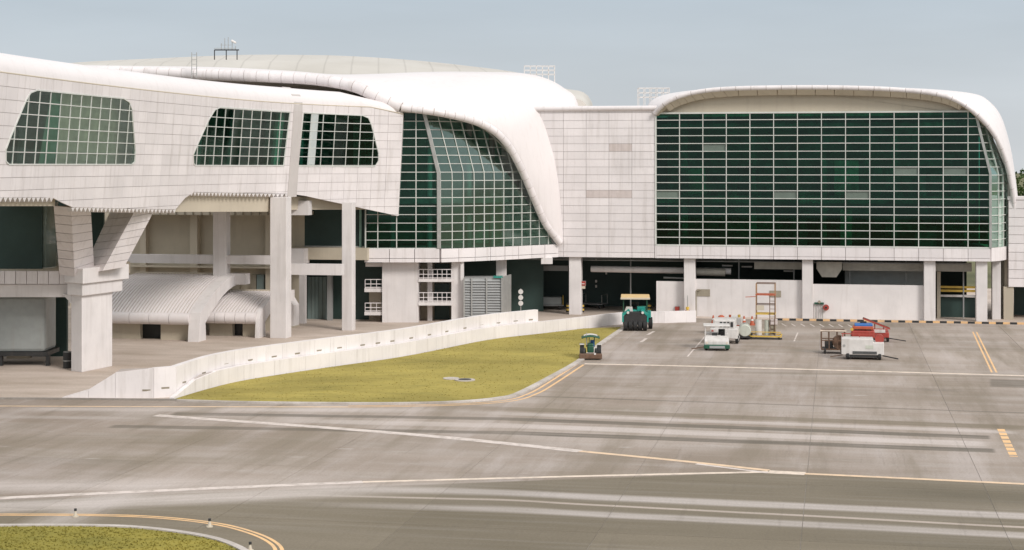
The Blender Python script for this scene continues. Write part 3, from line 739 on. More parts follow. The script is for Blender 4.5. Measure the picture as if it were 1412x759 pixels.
# storeroom racking seen in the open bay at right
for k, v in enumerate((396, 401, 408)):
    a, z = fa.px(1293, v, 4); b_, _ = fa.px(1345, v, 4); H.part('rack_beam', MB().box(a, b_, 4, 4.2, z-.1, z+.1), M['yellow'] if k < 2 else M['veh_white'])
slab_px(H, 'bay_partition', 1294, 410, 1346, 441, 4.4, 4.6, M['dark_green'])
slab_px(H, 'bay_post', 1292, 375, 1297, 441, 3.0, 3.3, M['beige'])
# annex at the right edge
AX = Thing('annex_block', 'white panelled annex at the far right edge beside the glass hall', 'building', Fr(fa.p.x, fa.p.y, -11))
ax0 = fa.px(1390.5, 340, 3.0)[0]; zt_ = fa.px(1395, 276, 3.0)[1]; zb_ = fa.px(1395, 396, 3.0)[1]
AX.part('wall_backing', MB().box(ax0, ax0+16, 3.05, 12, zb_, zt_), M['clad_joint'])
nr_ = 10; rh_ = (zt_-zb_)/nr_
for r in range(nr_):
    for c in range(8):
        AX.part('wall_panel', MB().box(ax0+c*1.85+.02, ax0+(c+1)*1.85-.02, 2.97, 3.1, zb_+r*rh_+.02, zb_+(r+1)*rh_-.02), M['clad'])
AX.part('parapet', MB().box(ax0-.1, ax0+16, 2.9, 3.4, zt_, zt_+.35), M['clad'], bevel=.05)
AX.part('ground_wall', MB().box(ax0+1.0, ax0+16, 8, 8.3, 0, zb_), M['dark_green'])
AX.part('corner_column', MB().box(ax0-.4, ax0+.45, 3.1, 4.0, 0, zb_), M['beige'])

# ------------------------------------------------------------------ curved glass hall in the middle
YB = 147.7
fb = Fr(W(605,300,YB).x, YB, 0)
B = Thing('curved_hall', 'white hall with a sweeping shell roof and curved green glass corner in the middle', 'building', fb)
xl = W(504,300,YB).x; xr = W(605,300,YB).x
zrB = [ZS+k*.752 for k in range(17)]
ZTB = 18.95
EB = edges([(xl, ZS), (xr, ZS), (xr, 13.3), (xr-1.42, ZTB), (xl, ZTB)])
SB = lambda s, z, o=0: Vector((s, YB-o, z))
cols = [W(u,300,YB).x for u in (504,521,547,573.7,605)]
CWB = B.part('curtain_wall', MB().bar((xl,YB,ZS),(xr,YB,ZS),.12).bar((xl,YB,ZS),(xl,YB,10.5),.12), M['mullion'], world=True)
zall = zrB+[ZTB]
for a, b_ in zip(cols, cols[1:]):
    for z0, z1 in zip(zall, zall[1:]):
        q = inside([(a+.04,z0+.04),(b_-.04,z0+.04),(b_-.04,z1-.04),(a+.04,z1-.04)], EB)
        if area(q) < .03: continue
        m_ = MB(); cellmesh(m_, q, SB, .03, -.05); B.part('pane', m_, M['glass'], parent=CWB, world=True)
for x in cols[1:-1]: B.part('mullion', MB().box(x-.04, x+.04, YB-.08, YB+.1, ZS, ZTB), M['mullion'], parent=CWB, world=True)
for z in zall[1:-1]:
    xx = xr if z < 13.3 else xr-(z-13.3)*.25
    B.part('transom', MB().box(xl, xx, YB-.05, YB+.08, z-.03, z+.03), M['mullion'], parent=CWB, world=True)
B.part('corner_post', MB().bar((xr-1.42,YB-.1,ZTB+.3),(xr,YB-.1,13.3),.34,.25).bar((xr,YB-.1,13.3),(xr+.02,YB-.1,ZS),.34,.25), M['steel'], world=True, bevel=.04)
PB = Path([(W(u,0,Y).x, Y) for u, Y in [(607,147.75),(640,148.9),(680,150.9),(710,152.7),(740,154.7),(768,156.4)]], 8)
def topB(s):
    p = PB.at(s); u = CU+p.x/p.y*FP; v = interp(u, [(600,152),(640,160),(672,170),(690,184),(705,205),(717,228),(728,255),(738,280),(750,307),(762,326),(768,334)])
    return ZY(v, p.y)-.05
def leanB(s): return Vector((-.25, .03*min(s, 6), 0))
return_glass(B, PB, leanB, topB, 1.16, 13.3, zrB+[19.3])
# fascia ring
def fascia(T, pts_fn, s0, s1, n):
    for i in range(n):
        r1 = []
        for k in range(5):
            s = s0+(s1-s0)*(i+.012+(.976)*k/4)/n; p = pts_fn(s); r1.append([Vector((p.x,p.y,ZF)), Vector((p.x,p.y,ZF+.33))])
        T.part('fascia_panel', MB().grid(r1), M['clad'], world=True, solid=.25)
        r1 = [[a+Vector((0,0,.37)), b_+Vector((0,0,.86))] for a, b_ in r1]; T.part('fascia_panel', MB().grid(r1), M['clad'], world=True, solid=.25)
fascia(B, lambda s: PB.at(s)+PB.n(s)*.22, 0, PB.len, 8)
fascia(B, lambda s: Vector((s, YB-.2, 0)), xl-.1, xr+.1, 3)
B.part('fascia_core', MB().prism([(xl,YB,ZF+.04)]+[tuple(PB.at(PB.len*k/10)+Vector((0,.12,ZF+.04))) for k in range(11)]+[(PB.P[-1].x-1,163,ZF+.04),(xl,163,ZF+.04)], (0,0,1.1)), M['clad_joint'], world=True)
# inside: floors, back wall and columns
B.part('interior_floor', MB().prism([(xl,YB+.8,10.6),(xr,YB+.8,10.6),(xr+4,YB+4,10.6),(xr+7,YB+8,10.6),(xr+7,163,10.6),(xl,163,10.6)], (0,0,.6)), M['floor_in'], world=True)
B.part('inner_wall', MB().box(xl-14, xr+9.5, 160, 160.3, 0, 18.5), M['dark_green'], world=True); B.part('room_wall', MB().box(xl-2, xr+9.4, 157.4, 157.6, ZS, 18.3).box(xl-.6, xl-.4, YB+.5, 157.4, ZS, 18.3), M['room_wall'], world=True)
for (x, y) in ((xl+2.2,150.5),(xr-1.0,151),(xr+2.5,153),(xr+4.6,155)): B.part('interior_column', MB().tube([(x,y,ZS-.1),(x,y,18)], .28, 12), M['floor_in'], world=True)
# roof shell
Rm = [W(100,99,152), W(200,100.5,151), W(300,103.5,150), W(400,107.5,149), W(450,112,148), W(490,120,147), W(522,135,146.6), W(553,148.5,146.4), W(605,155.5,146.6), W(650,166,148.2), W(680,180,149.8), W(702,203,151), W(722,240,152.4), W(737,275,153.6), W(752,308,154.8), W(772,335,156.0)]
dpl = lambda u, v: (lambda q: fa.M @ Vector((q[0], -.05, q[1])))(fa.px(u, v, -.05))
Mm = [W(100,92,155), W(200,93,154), W(300,95,153.5), W(400,100,153), W(455,104,152.5), W(505,107,152.5), W(545,112,152.5), W(585,118,153), W(640,124,153.5), W(690,134,154), W(722,148,155), dpl(750,172), dpl(763,215), dpl(770,255), dpl(774,300), dpl(776,333)]
Kk = [W(100,90,160), W(200,91.5,160), W(300,93,160), W(400,98,160), W(460,103,160), W(520,102,161), W(570,100,162), W(620,99,163), W(670,99.5,164), W(718,101,165), W(752,108,165), W(778,122,164.5), W(796,141,164), W(805,205,163), W(806,280,162), W(800,330,160)]
Rs, Ms, Ks = spline(Rm, 8), spline(Mm, 8), spline(Kk, 8); rws = []
for a, m_, c in zip(Rs, Ms, Ks):
    rws.append([a*((1-t)*(1-2*t))+m_*(4*t*(1-t))+c*(t*(2*t-1)) for t in [k/12 for k in range(13)]]+[c+Vector((.2,3,-.5)), c+Vector((.3,14,-4))])
B.part('roof_shell', MB().grid(rws), M['shell'], world=True, smooth=True, solid=.15)
segtube(B, 'rim_segment', Rm[:8], .52, 1.15, M['clad'], world=True, gap=.045, n=14)
segtube(B, 'rim_segment', Rm[7:], .34, .95, M['clad'], world=True, gap=.045, n=12)
# grey main roof beyond
f_ = [(60,97),(110,95),(220,95),(330,96),(420,102),(480,107),(560,106),(640,105),(720,108),(780,128),(812,146)]
r_ = [(60,92),(110,86),(220,80.5),(330,76),(420,76),(480,77.5),(560,82.5),(640,90.5),(722,102),(775,121),(816,141)]
A_ = [W(u, v+6, 169) for u, v in f_]; R_ = [W(u, v, 190) for u, v in r_]; M_ = [W((a[0]+c[0])/2, a[1]*.5+c[1]*.5-1, 177) for a, c in zip(f_, r_)]; Bk = [p+Vector((0,30,-4)) for p in R_]; Bg = [p+Vector((0,12,-22)) for p in Bk]
for q_ in (A_, M_, R_, Bk, Bg): q_.append(Vector((q_[-1].x+1.2, q_[-1].y, 12)))
Sk = [Vector((p.x, p.y, min(p.z, 15))) for p in A_]
sets = [spline(x, 6) for x in (Sk, A_, M_, R_, Bk, Bg)]
def seamroof():
    n = N('grey_standing_seam_roof'); dp = n.dot((1,.08,0)); fr_ = n.math('FRACT', n.math('MULTIPLY', dp, .35)); ln = n.rng(n.math('ABSOLUTE', n.math('SUBTRACT', fr_, .5)), .45, .5)
    c = n.mix(n.rng(n.noise(.08, 4), .3, .7), (.47,.44,.39), (.58,.55,.50)); c = n.mix(n.math('MULTIPLY', ln, .35), c, (.22,.2,.17)); return n.out(c, .55)
M['roof_grey'] = seamroof()
B.part('main_roof', MB().grid([list(x) for x in zip(*sets)]), M['roof_grey'], world=True, smooth=True, label='large low grey dome roof behind the shell')
for (x0, x1) in ((-49,-20),):
    pass
B.part('rear_wall', MB().box(-44, 1, 166, 166.5, 0, 20.5), M['beige'], world=True)

# ------------------------------------------------------------------ left concourse bridge
PC = Path([(-29.6,80),(-28.5,90),(-26.6,104),(-24.2,117),(-21.3,129),(-17.6,138),(-13.6,143.6),(-9.8,146.9)], 10)
C = Thing('concourse_bridge', 'long white raised concourse with three rounded trapezoid windows at left', 'building', Fr(-27, 104))
def SCf(s, z, o=0):
    p = PC.at(max(0, min(PC.len, s))); nn = PC.n(max(0, min(PC.len, s)))
    lean = .085*(min(z, 19.0)-14)
    return Vector((p.x, p.y, z))+nn*(lean+o)
def sz(u, v):
    lo, hi = 0, PC.len; z = 14
    for _ in range(45):
        m_ = (lo+hi)/2; p = PC.at(m_)
        z = ZY(v, p.y)
        for _k in range(3): q = SCf(m_, z); z = ZY(v, q.y)
        q = SCf(m_, z)
        if CU+q.x/q.y*FP < u: lo = m_
        else: hi = m_
    return (lo, z)
wpx = [[(8,223),(8,206),(14,190),(36,138),(42,128),(51,124.5),(170,136),(178,141),(182,152),(186.5,208),(186,223),(182,227),(12,227)],
       [(267,226),(266.5,213),(272,200),(288,165),(296,152),(304,148),(400,154.5),(391,229),(269,228.5)],
       [(418.5,155.5),(500,159.5),(508,163),(512,172),(522,212),(522,222),(517,230),(411,229.5)]]
wins = [[sz(*p) for p in w_] for w_ in wpx]
WE = [edges(w_) for w_ in wins]
CWd = 1.52; RHC = .72; Z0 = 14.0
botpx = [(-60,270),(0,272.5),(72,272.5),(98,286),(243,289),(262,265),(400,267.5),(420,270),(480,283),(551,298)]
bots = [sz(*p) for p in botpx]
def zbot(s): return interp(s, bots)
toppx = [(400,20.45)]
sTop = [(0,20.3),(sz(400,200)[0],20.45),(sz(480,200)[0],20.35),(PC.len,19.4)]
def ztop(s): return interp(s, sTop)
def zcl(s): return min(19.05, ztop(s)-.9)+.0
sj0 = sz(402,190)[0]; sj1 = sz(414,190)[0]
pieces = []
ncol = int(PC.len/CWd)
for c in range(ncol+1):
    a = c*CWd; b_ = min(a+CWd, PC.len)
    if b_-a < .2: continue
    for r in range(-7, 8):
        z0 = Z0+r*RHC; z1 = z0+RHC
        q = [(a+.012,z0+.012),(b_-.012,z0+.012),(b_-.012,z1-.012),(a+.012,z1-.012)]
        za, zb = zbot(a), zbot(b_); k_ = (zb-za)/(b_-a)
        q = clip(q, -k_, 1, za-k_*a)
        if len(q) > 2:
            ta, tb = zcl(a), zcl(b_); k2_ = (tb-ta)/(b_-a); q = clip(q, k2_, -1, -(ta-k2_*a))
        if area(q) < .03: continue
        ps = [q]
        for E in WE:
            nx = []
            for p_ in ps:
                if area(inside(p_, E)) < .003: nx.append(p_)
                else: nx += outside(p_, E)
            ps = nx
        if not ps: continue
        u_ = sum(p[0] for p in q)/len(q); y_ = PC.at(u_).y
        if y_ < 84: pieces.append((-1, ps))
        else: pieces.append((sum(area(p_) for p_ in ps)/y_**2, ps))
pieces.sort(key=lambda x: -x[0]); rest = MB()
for i, (a, ps) in enumerate(pieces):
    m_ = MB() if i < 298 else rest
    for p_ in ps: cellmesh(m_, p_, SCf, .07)
    if i < 298: C.part('wall_panel', m_, M['clad'], world=True)
print('bridge panels', len(pieces))
if rest.v: C.part('small_wall_panels', rest, M['clad'], world=True, kind='stuff')
# backing with window holes (built from the same grid, uncut joints)
bk = MB()
for c in range(ncol*2+2):
    a = c*CWd/2; b_ = min(a+CWd/2, PC.len)
    if b_-a < .05: continue
    za, zb = zbot(a)+.01, zbot(b_)+.01; q = [(a,za),(b_,zb),(b_,zcl(b_)),(a,zcl(a))]; ps = [q]
    for E in WE:
        nx = []
        for p_ in ps:
            if area(inside(p_, E)) < .003: nx.append(p_)
            else: nx += outside(p_, E)
        ps = nx
    for p_ in ps: bk.add([SCf(p[0], p[1], -.045) for p in p_], [tuple(range(len(p_)))])
C.part('wall_backing', bk, M['clad_joint'], world=True)
# roof roundover
rws = []; K = 60
for k in range(K+1):
    s = PC.len*k/K; zt = ztop(s); zc = zcl(s); row = []
    for j in range(9):
        a = j/8*math.pi/2; row.append(SCf(s, zc, 0)*0+Vector((*(SCf(s, zc)-PC.n(s)*(1-math.cos(a))*1.6).xy, zc+.02+(zt-zc-.02)*math.sin(a))))
    p = SCf(s, zc)-PC.n(s)*5; row.append(Vector((p.x,p.y,zt+.15))); p = SCf(s, zc)-PC.n(s)*11; row.append(Vector((p.x,p.y,zt-.4))); p = SCf(s, zc)-PC.n(s)*11.5; row.append(Vector((p.x,p.y,11.5)))
    rws.append(row)
C.part('roof', MB().grid(rws), M['shell'], world=True, smooth=True)
# a raised seam along the roof shoulder
for zo, rr in ((.02,.045),):
    C.part('roof_seam', MB().tube([Vector((*(SCf(PC.len*k/40, 19)-PC.n(PC.len*k/40)*(.02 if zo < .1 else .10)).xy, zcl(PC.len*k/40)+zo)) for k in range(41)], rr, 6), M['soffit'], world=True)
# expansion strip
jr = []
for k in range(15):
    z = 11.4+(20.4-11.4)*k/14
    def PJ(s, z=z):
        zc = zcl(s); 
        if z <= zc: return SCf(s, z, .05)
        f = min(1, (z-zc)/(ztop(s)-zc)); q = SCf(s, zc)-PC.n(s)*(1-math.cos(math.asin(f)))*1.6; return Vector((q.x,q.y,z+.06))
    jr.append([PJ(sj0), PJ(sj0+.5*(sj1-sj0)), PJ(sj1)])
C.part('expansion_joint_cover', MB().grid(jr), M['joint_cover'], world=True, solid=.08)
# windows: frame, panes, mullions
sOl = sz(76,200)[0]
for wi, (w_, E) in enumerate(zip(wins, WE)):
    fb_ = MB(); 
    for i in range(len(w_)): 
        a = w_[i]; b_ = w_[(i+1) % len(w_)]; n_ = max(1, int(abs(b_[0]-a[0])/1.5))
        for k in range(n_):
            p = (a[0]+(b_[0]-a[0])*k/n_, a[1]+(b_[1]-a[1])*k/n_); q = (a[0]+(b_[0]-a[0])*(k+1)/n_, a[1]+(b_[1]-a[1])*(k+1)/n_)
            fb_.bar(SCf(p[0],p[1],0), SCf(q[0],q[1],0), .08, .08)
    wn = C.part('window', fb_, M['mullion'], world=True, label=['leftmost window, half its panes olive','middle window with a straight right edge','right window with a pale post behind the glass'][wi])
    smn = min(p[0] for p in w_); smx = max(p[0] for p in w_); zmn = min(p[1] for p in w_); zmx = max(p[1] for p in w_)
    ca = int(smn/CWd)
    cw2 = CWd if wi else CWd
    c = ca
    while c*cw2 < smx:
        for r in range(-1, 8):
            q = inside([(c*cw2+.04, Z0+r*RHC+.04), ((c+1)*cw2-.04, Z0+r*RHC+.04), ((c+1)*cw2-.04, Z0+(r+1)*RHC-.04), (c*cw2+.04, Z0+(r+1)*RHC-.04)], E)
            if area(q) < .02: continue
            m_ = MB(); cellmesh(m_, q, SCf, .02, -.02)
            ol = wi == 0 and c*cw2 > sOl-.9+.2*r; C.part('pane', m_, M['glass_olive'] if ol else M['glass'], parent=wn, world=True)
        # mullion at the left side of this column
        x = c*cw2; q = inside([(x-.03,zmn-1),(x+.03,zmn-1),(x+.03,zmx+1),(x-.03,zmx+1)], E)
        if len(q) > 2:
            za = min(p[1] for p in q); zb = max(p[1] for p in q)
            if zb-za > .2: C.part('mullion', MB().bar(SCf(x,za,0), SCf(x,zb,0), .055, .06, up=PC.n(x)), M['mullion'], parent=wn, world=True)
        c += 1
    for r in range(0, 7):
        z = Z0+r*RHC; q = inside([(smn-1,z-.02),(smx+1,z-.02),(smx+1,z+.02),(smn-1,z+.02)], E)
        if len(q) > 2:
            a = min(p[0] for p in q); b_ = max(p[0] for p in q); m_ = MB(); n_ = max(2, int((b_-a)/1.5))
            for k in range(n_): m_.bar(SCf(a+(b_-a)*k/n_, z, .0), SCf(a+(b_-a)*(k+1)/n_, z, .0), .055, .055)
            if b_-a > .3: C.part('transom', m_, M['mullion'], parent=wn, world=True)
# inside of the bridge
def ribbon(o0, z0, z1, s0=0, s1=None, o1=None, z_1=None):
    s1 = s1 or PC.len; rws = []
    for k in range(21):
        s = s0+(s1-s0)*k/20; rws.append([SCf(s, z0, o0), SCf(s, z1, o1 if o1 is not None else o0)])
    return MB().grid(rws)
C.part('interior_floor', ribbon(-.3, 13.6, 13.6, o1=-11), M['floor_in'], world=True, solid=.3)
C.part('interior_wall', ribbon(-9.5, 13.6, 19), M['room_wall'], world=True)
C.part('soffit', ribbon(-.25, 12.2, 12.2, s0=0, o1=-11.4, s1=sz(405,240)[0]), M['soffit'], world=True, solid=.15)
sA, sB_ = sz(84,200)[0], sz(196,200)[0]
m_ = MB(); m_.grid([[SCf(sA-.4+(sB_-sA)*k/10, 13.7, -1.2), SCf(sA+.9+(sB_-sA)*k/10, 18.9, -1.2)] for k in range(12)]); C.part('pale_inner_panel', m_, M['screen'], world=True, label='added pale panel standing for the brightness seen through the leftmost window')  # pale panel added to imitate the bright view through the concourse
m_ = MB(); sA = sz(426,190)[0]; m_.grid([[SCf(sA-.0+k*1.0, 14.05, -.005), SCf(sA+.1+k*1.0, 18.35, -.005)] for k in range(2)]); C.part('pale_post', m_, M['pale_post'], world=True, solid=.012)
m_ = MB(); sA = sz(390,190)[0]; m_.grid([[SCf(sA-.2+k*.9, 13.7, -.9), SCf(sA+.2+k*.9, 18.9, -.9)] for k in range(2)]); C.part('interior_post', m_, M['screen'], world=True, solid=.3)
random.seed(11)
for i in range(13):
    s = 8+i*4.6; C.part('interior_column', MB().tube([SCf(s,13.7,-3.2), SCf(s,19,-3.2)], .22, 8), M['floor_in'], world=True)
for i in range(16):
    s = random.uniform(6, 62); d = random.uniform(-8,-4); wd = random.uniform(.8,2.6); z = random.uniform(14.5,16.8)
    C.part('interior_partition', MB().grid([[SCf(s,13.7,d), SCf(s,z,d)],[SCf(s+wd,13.7,d), SCf(s+wd,z,d)]]), random.choice([M['green'], M['screen'], M['container']]), world=True, solid=.1)
# toothed trim along the lower edge
def teeth(u0, v0, u1, v1, o, zz=None):
    a = sz(u0, v0); b_ = sz(u1, v1); m_ = MB(); n_ = int(abs(b_[0]-a[0])/.62)
    for k in range(n_):
        s = a[0]+(b_[0]-a[0])*(k+.5)/n_; z = a[1]+(b_[1]-a[1])*(k+.5)/n_
        A = SCf(s-.27, z, o); B_ = SCf(s+.27, z, o); T_ = SCf(s, z-.26, o); nn = PC.n(s)
        m_.prism([A, B_, T_], -nn*.3)
    C.part('tooth_trim', m_, M['concrete_white'], world=True, kind='stuff')
teeth(-30,272.5,74,273,.0); teeth(98,286.5,243,289.5,.0); teeth(262,265.5,398,268,.0)
# beige recessed beams below the wall
def rbeam(u0, u1, v0, v1, o, mat='soffit', name='edge_beam', th=.5):
    rws = []
    for k in range(13):
        u = u0+(u1-u0)*k/12; s, z = sz(u, v0+(0)); rws.append([SCf(s, z, o), SCf(s, sz(u, v1)[1], o)])
    C.part(name, MB().grid(rws), M[mat], world=True, solid=th)
rbeam(-40, 85, 274, 283.5, -.9); rbeam(250, 400, 268, 291.5, -1.0); rbeam(402, 535, 271, 289, -1.6)
# end face, right: closes against the curved hall
pe = [SCf(PC.len, zbot(PC.len)), SCf(PC.len, zcl(PC.len))]
C.part('end_wall', MB().prism([pe[0], pe[1], pe[1]+Vector((-.6,0,0)), pe[0]+Vector((-.6,0,0))], (0,2.2,0)), M['clad'], world=True)

# --- piers, columns and beams under the bridge
def wpart(name, T, mb, mat, **k): return T.part(name, mb, mat, world=True, **k)
def colpx(T, name, ua, ub, vtop, Y, dep, mat, base=0, **k):
    x0 = W(ua,0,Y).x; x1 = W(ub,0,Y).x; return wpart(name, T, MB().box(x0, x1, Y, Y+dep, base, ZY(vtop, Y)), M[mat], bevel=.04, **k)
def rcol(T, name, uc, Y, w0, d0, ztop_, rot, mat, base=0):
    f = Fr(W(uc,0,Y).x, Y, rot); mb = MB().box(-w0/2, w0/2, 0, d0, base, ztop_); mb.v = [tuple(f.M @ Vector(p)) for p in mb.v]; return wpart(name, T, mb, M[mat], bevel=.04)
rcol(C, 'column', 383.5, 134.9, 1.38, 1.3, ZY(272,134.9), -11, 'concrete_white')
rcol(C, 'column', 478.5, 141.2, .92, 1.0, ZY(279,141.2), -11, 'concrete_white')
f135 = Fr(W(383,0,135.2).x, 135.6, -11)
def fbox(T, name, fr_, u0, v0, u1, v1, t0_, t1_, mat, **k):
    a, z1 = fr_.px(u0, v0, t0_); b_, z0 = fr_.px(u1, v1, t0_); mb = MB().box(a, b_, t0_, t1_, z0, z1); mb.v = [tuple(fr_.M @ Vector(p)) for p in mb.v]; return wpart(name, T, mb, M[mat], **k)
fbox(C, 'beam', f135, 398, 364, 471, 380, 4.5, 5.3, 'concrete_white')
fbox(C, 'beam', f135, 172, 351, 374, 365, 3.6, 4.5, 'concrete_white')
fbox(C, 'column', f135, 293.5, 284, 312, 388, 3.4, 4.4, 'concrete_white', bevel=.04)
# building body behind the columns
S_ = Thing('rear_block', 'beige rear building under the raised concourse behind the curved canopies', 'building', Fr(-24, 148))
f148 = Fr(-22, 147.0, -11)
fbox(S_, 'rear_wall', f148, 140, 288, 420, 470, 3, 3.4, 'beige')
fbox(S_, 'ceiling', f148, 140, 291, 420, 297.5, .4, 3, 'soffit')
for k in range(18): a_ = 196+k*11.5; fbox(S_, 'ceiling_batten', f148, a_, 292.2, a_+1.6, 296.8, .3, .5, 'louvre_fill')
for (a, b_) in ((193,201),(262,272),(366,374)): fbox(S_, 'pilaster', f148, a, 297, b_, 470, 2.3, 3.1, 'soffit')
fbox(S_, 'ledge', f148, 172, 366, 398, 371, 1.6, 3.1, 'soffit')
for (a, b_, m2) in ((346,353,'louvre_fill'),(354,364,'container'),(320,330,'louvre_fill')): fbox(S_, 'door', f148, a, 379, b_, 404, 2.6, 3.05, m2)
fbox(S_, 'bracket', f148, 399, 277, 425, 297, -6.0, -5.0, 'concrete_white')
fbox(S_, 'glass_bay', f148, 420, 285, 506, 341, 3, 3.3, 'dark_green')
for v in (292,): fbox(S_, 'glass_bay_transom', f148, 420, 339, 506, 341.5, 2.9, 3.0, 'steel')
fbox(S_, 'floor_band', f148, 399, 341.5, 506, 359, 1.6, 3.4, 'beige')
fbox(S_, 'upstand', f148, 399, 343, 419, 364, .4, 2, 'concrete_white')
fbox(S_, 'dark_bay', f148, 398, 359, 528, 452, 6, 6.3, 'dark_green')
fbox(S_, 'column', f148, 412.5, 359, 420, 456, 1.2, 1.8, 'concrete_white'); fbox(S_, 'column', f148, 451, 366, 457, 452, 4.5, 5, 'grey_metal')
for k in range(5): fbox(S_, 'door_panel', f148, 424+k*5.3, 382, 428.8+k*5.3, 447, 5.6, 5.8, 'container')
# V pier at left
V = Thing('forked_pier', 'white forked pier with two slanting arms and a stepped cap at left', 'pier', Fr(-29, 113))
a1 = G(98,512); a2 = G(113,514); a3 = G(155,505.5); a4 = a1+(a3-a2)
wpart('shaft', V, MB().prism([(p.x,p.y,0) for p in (a1,a2,a3,a4)], (0,0,ZY(400,112.6))), M['concrete_white'], bevel=.05)
dl = (a3-a2).normalized(); dn = (a1-a2).normalized()
def capb(e0, e1, ew, z0, z1, left=0, mat='concrete_white', name='cap'):
    p1 = a1-dl*e0+dn*(ew+left); p2 = a2-dl*e0-dn*ew; p3 = a3+dl*e1-dn*ew; p4 = a4+dl*e1+dn*(ew+left)
    return wpart(name, V, MB().prism([(p.x,p.y,z0) for p in (p1,p2,p3,p4)], (0,0,z1-z0)), M[mat], bevel=.04)
zc0 = ZY(410,112.6); zc1 = ZY(391,112.6); zc2 = ZY(370,112.6)
capb(.2, 1.0, .25, zc0+.1, zc1); capb(.35, 1.6, .45, zc1, zc2)
wpart('cap_bracket', V, MB().prism([(a1.x, a1.y, zc0-.5), (a1.x, a1.y, zc0+.1), (a1.x+dn.x*1.0, a1.y+dn.y*1.0, zc0+.1)], dl*2.5), M['concrete_white'])
# arms, each with panel joints
def arm(tl, tr, tb, bl, br, bb, Yt, Yb, n_, dl_=.8, dr_=2.6):
    # front-left edge, corner edge, right edge at top and bottom: (u, v)
    top_ = [W(tl[0],tl[1],Yt+dl_), W(tr[0],tr[1],Yt), W(tb[0],tb[1],Yt+dr_)]; bot_ = [W(bl[0],bl[1],Yb+dl_), W(br[0],br[1],Yb), W(bb[0],bb[1],Yb+dr_)]
    top_.append(top_[0]+top_[2]-top_[1]); bot_.append(bot_[0]+bot_[2]-bot_[1])
    for k in range(n_):
        t = k/n_+.003; t2 = (k+1)/n_-.003
        V.part('arm_panel', MB().hexa([x_.lerp(y_, t) for x_, y_ in zip(bot_, top_)], [x_.lerp(y_, t2) for x_, y_ in zip(bot_, top_)]), M['clad'], world=True)
    c1 = sum(bot_, Vector())/4; c2 = sum(top_, Vector())/4
    V.part('arm_core', MB().hexa([c1+(p-c1)*.9 for p in bot_], [c2+(p-c2)*.9 for p in top_]), M['clad_joint'], world=True)
arm((74,284),(98,286),(125,286), (82,379),(103,382),(130,372), 106.5, 112.6, 8)
arm((152,292),(187,289),(217,283), (112,378),(141,374),(171,369), 114.5, 113.2, 8, 2.6, 2.0)
# beam left from the pier, cab and dark glass bay behind
L_ = Thing('gate_structure', 'white beam and dark glass gate room behind the forked pier at far left', 'building', Fr(-33, 115))
YL = 114.2
xa = W(-60,0,YL).x; xb = W(104,0,YL).x
L_.part('floor_beam', MB().box(xa, xb, YL, YL+1.5, ZY(410,YL), ZY(392.5,YL)), M['concrete_white'], world=True)
for i in range(11):
    ua = -52+i*15; L_.part('fascia_panel', MB().box(W(ua+.4,0,YL).x, W(ua+14.6,0,YL).x, YL-.25, YL+.3, ZY(391.5,YL), ZY(374,YL)), M['clad'], world=True)
L_.part('floor_slab', MB().box(xa, xb+1, YL+.3, YL+12, ZY(391.5,YL), ZY(374.5,YL)), M['soffit'], world=True)
gl = [W(-60,0,117.2), W(52,0,117.2), W(64,0,117.4), W(73,0,118.2), W(79,0,119.6), W(81,0,124)]
rws = [[Vector((p.x,p.y,ZY(373,114.3))), Vector((p.x,p.y,ZY(280,118)))] for p in spline(gl, 5)]
L_.part('curved_glass_wall', MB().grid(rws), M['gate_glass'], world=True, solid=.1, smooth=True)
L_.part('glass_frame', MB().box(W(-60,0,117.1).x, W(59,0,117.1).x, 117.0, 117.15, ZY(372,117.6)-.0, ZY(284,117.6)), M['dark_green'], world=True)
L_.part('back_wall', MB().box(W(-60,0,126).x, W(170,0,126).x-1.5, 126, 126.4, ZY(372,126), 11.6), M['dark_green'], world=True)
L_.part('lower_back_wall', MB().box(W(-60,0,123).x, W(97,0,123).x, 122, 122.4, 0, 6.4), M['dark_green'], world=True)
cb = Thing('gate_cab', 'teal grey box cabin on dark legs under the white beam at far left', 'cabin', Fr(-33, 116.2))
Y0 = 116.2; cb.part('cabin_body', MB().box(W(-60,0,Y0).x, W(62,0,Y0).x, Y0, Y0+3, ZY(486,Y0), ZY(408,Y0)), M['veh_grey'], world=True, bevel=.25)
cb.part('skirt', MB().box(W(-60,0,Y0).x, W(66,0,Y0).x, Y0-.1, Y0+3, ZY(491,Y0), ZY(485.5,Y0)), M['black_metal'], world=True)
for (a, b_) in ((0,3),(63,68),(-40,-36)): cb.part('leg', MB().box(W(a,0,Y0).x, W(b_,0,Y0).x, Y0, Y0+.3, 0, ZY(490,Y0)), M['black_metal'], world=True)
for (a, b_) in ((-20,24),): cb.part('axle_box', MB().box(W(6,0,Y0+1).x, W(38,0,Y0+1).x, Y0+1.5, Y0+2, .35, ZY(494,Y0)), M['beige'], world=True)
p = G(93,508); t = Thing('barrel', 'small dark barrel beside the forked pier foot', 'barrel', Fr(p.x, p.y)); t.part('body', MB().tube([(0,0,0),(0,0,1.1)], .3, 14), M['black_metal'], smooth=True); t.part('hoop', MB().tube([(0,0,.5),(0,0,.56)], .32, 14), M['steel']); t.part('lid', MB().tube([(0,0,1.1),(0,0,1.16)], .27, 14), M['grey_metal'])

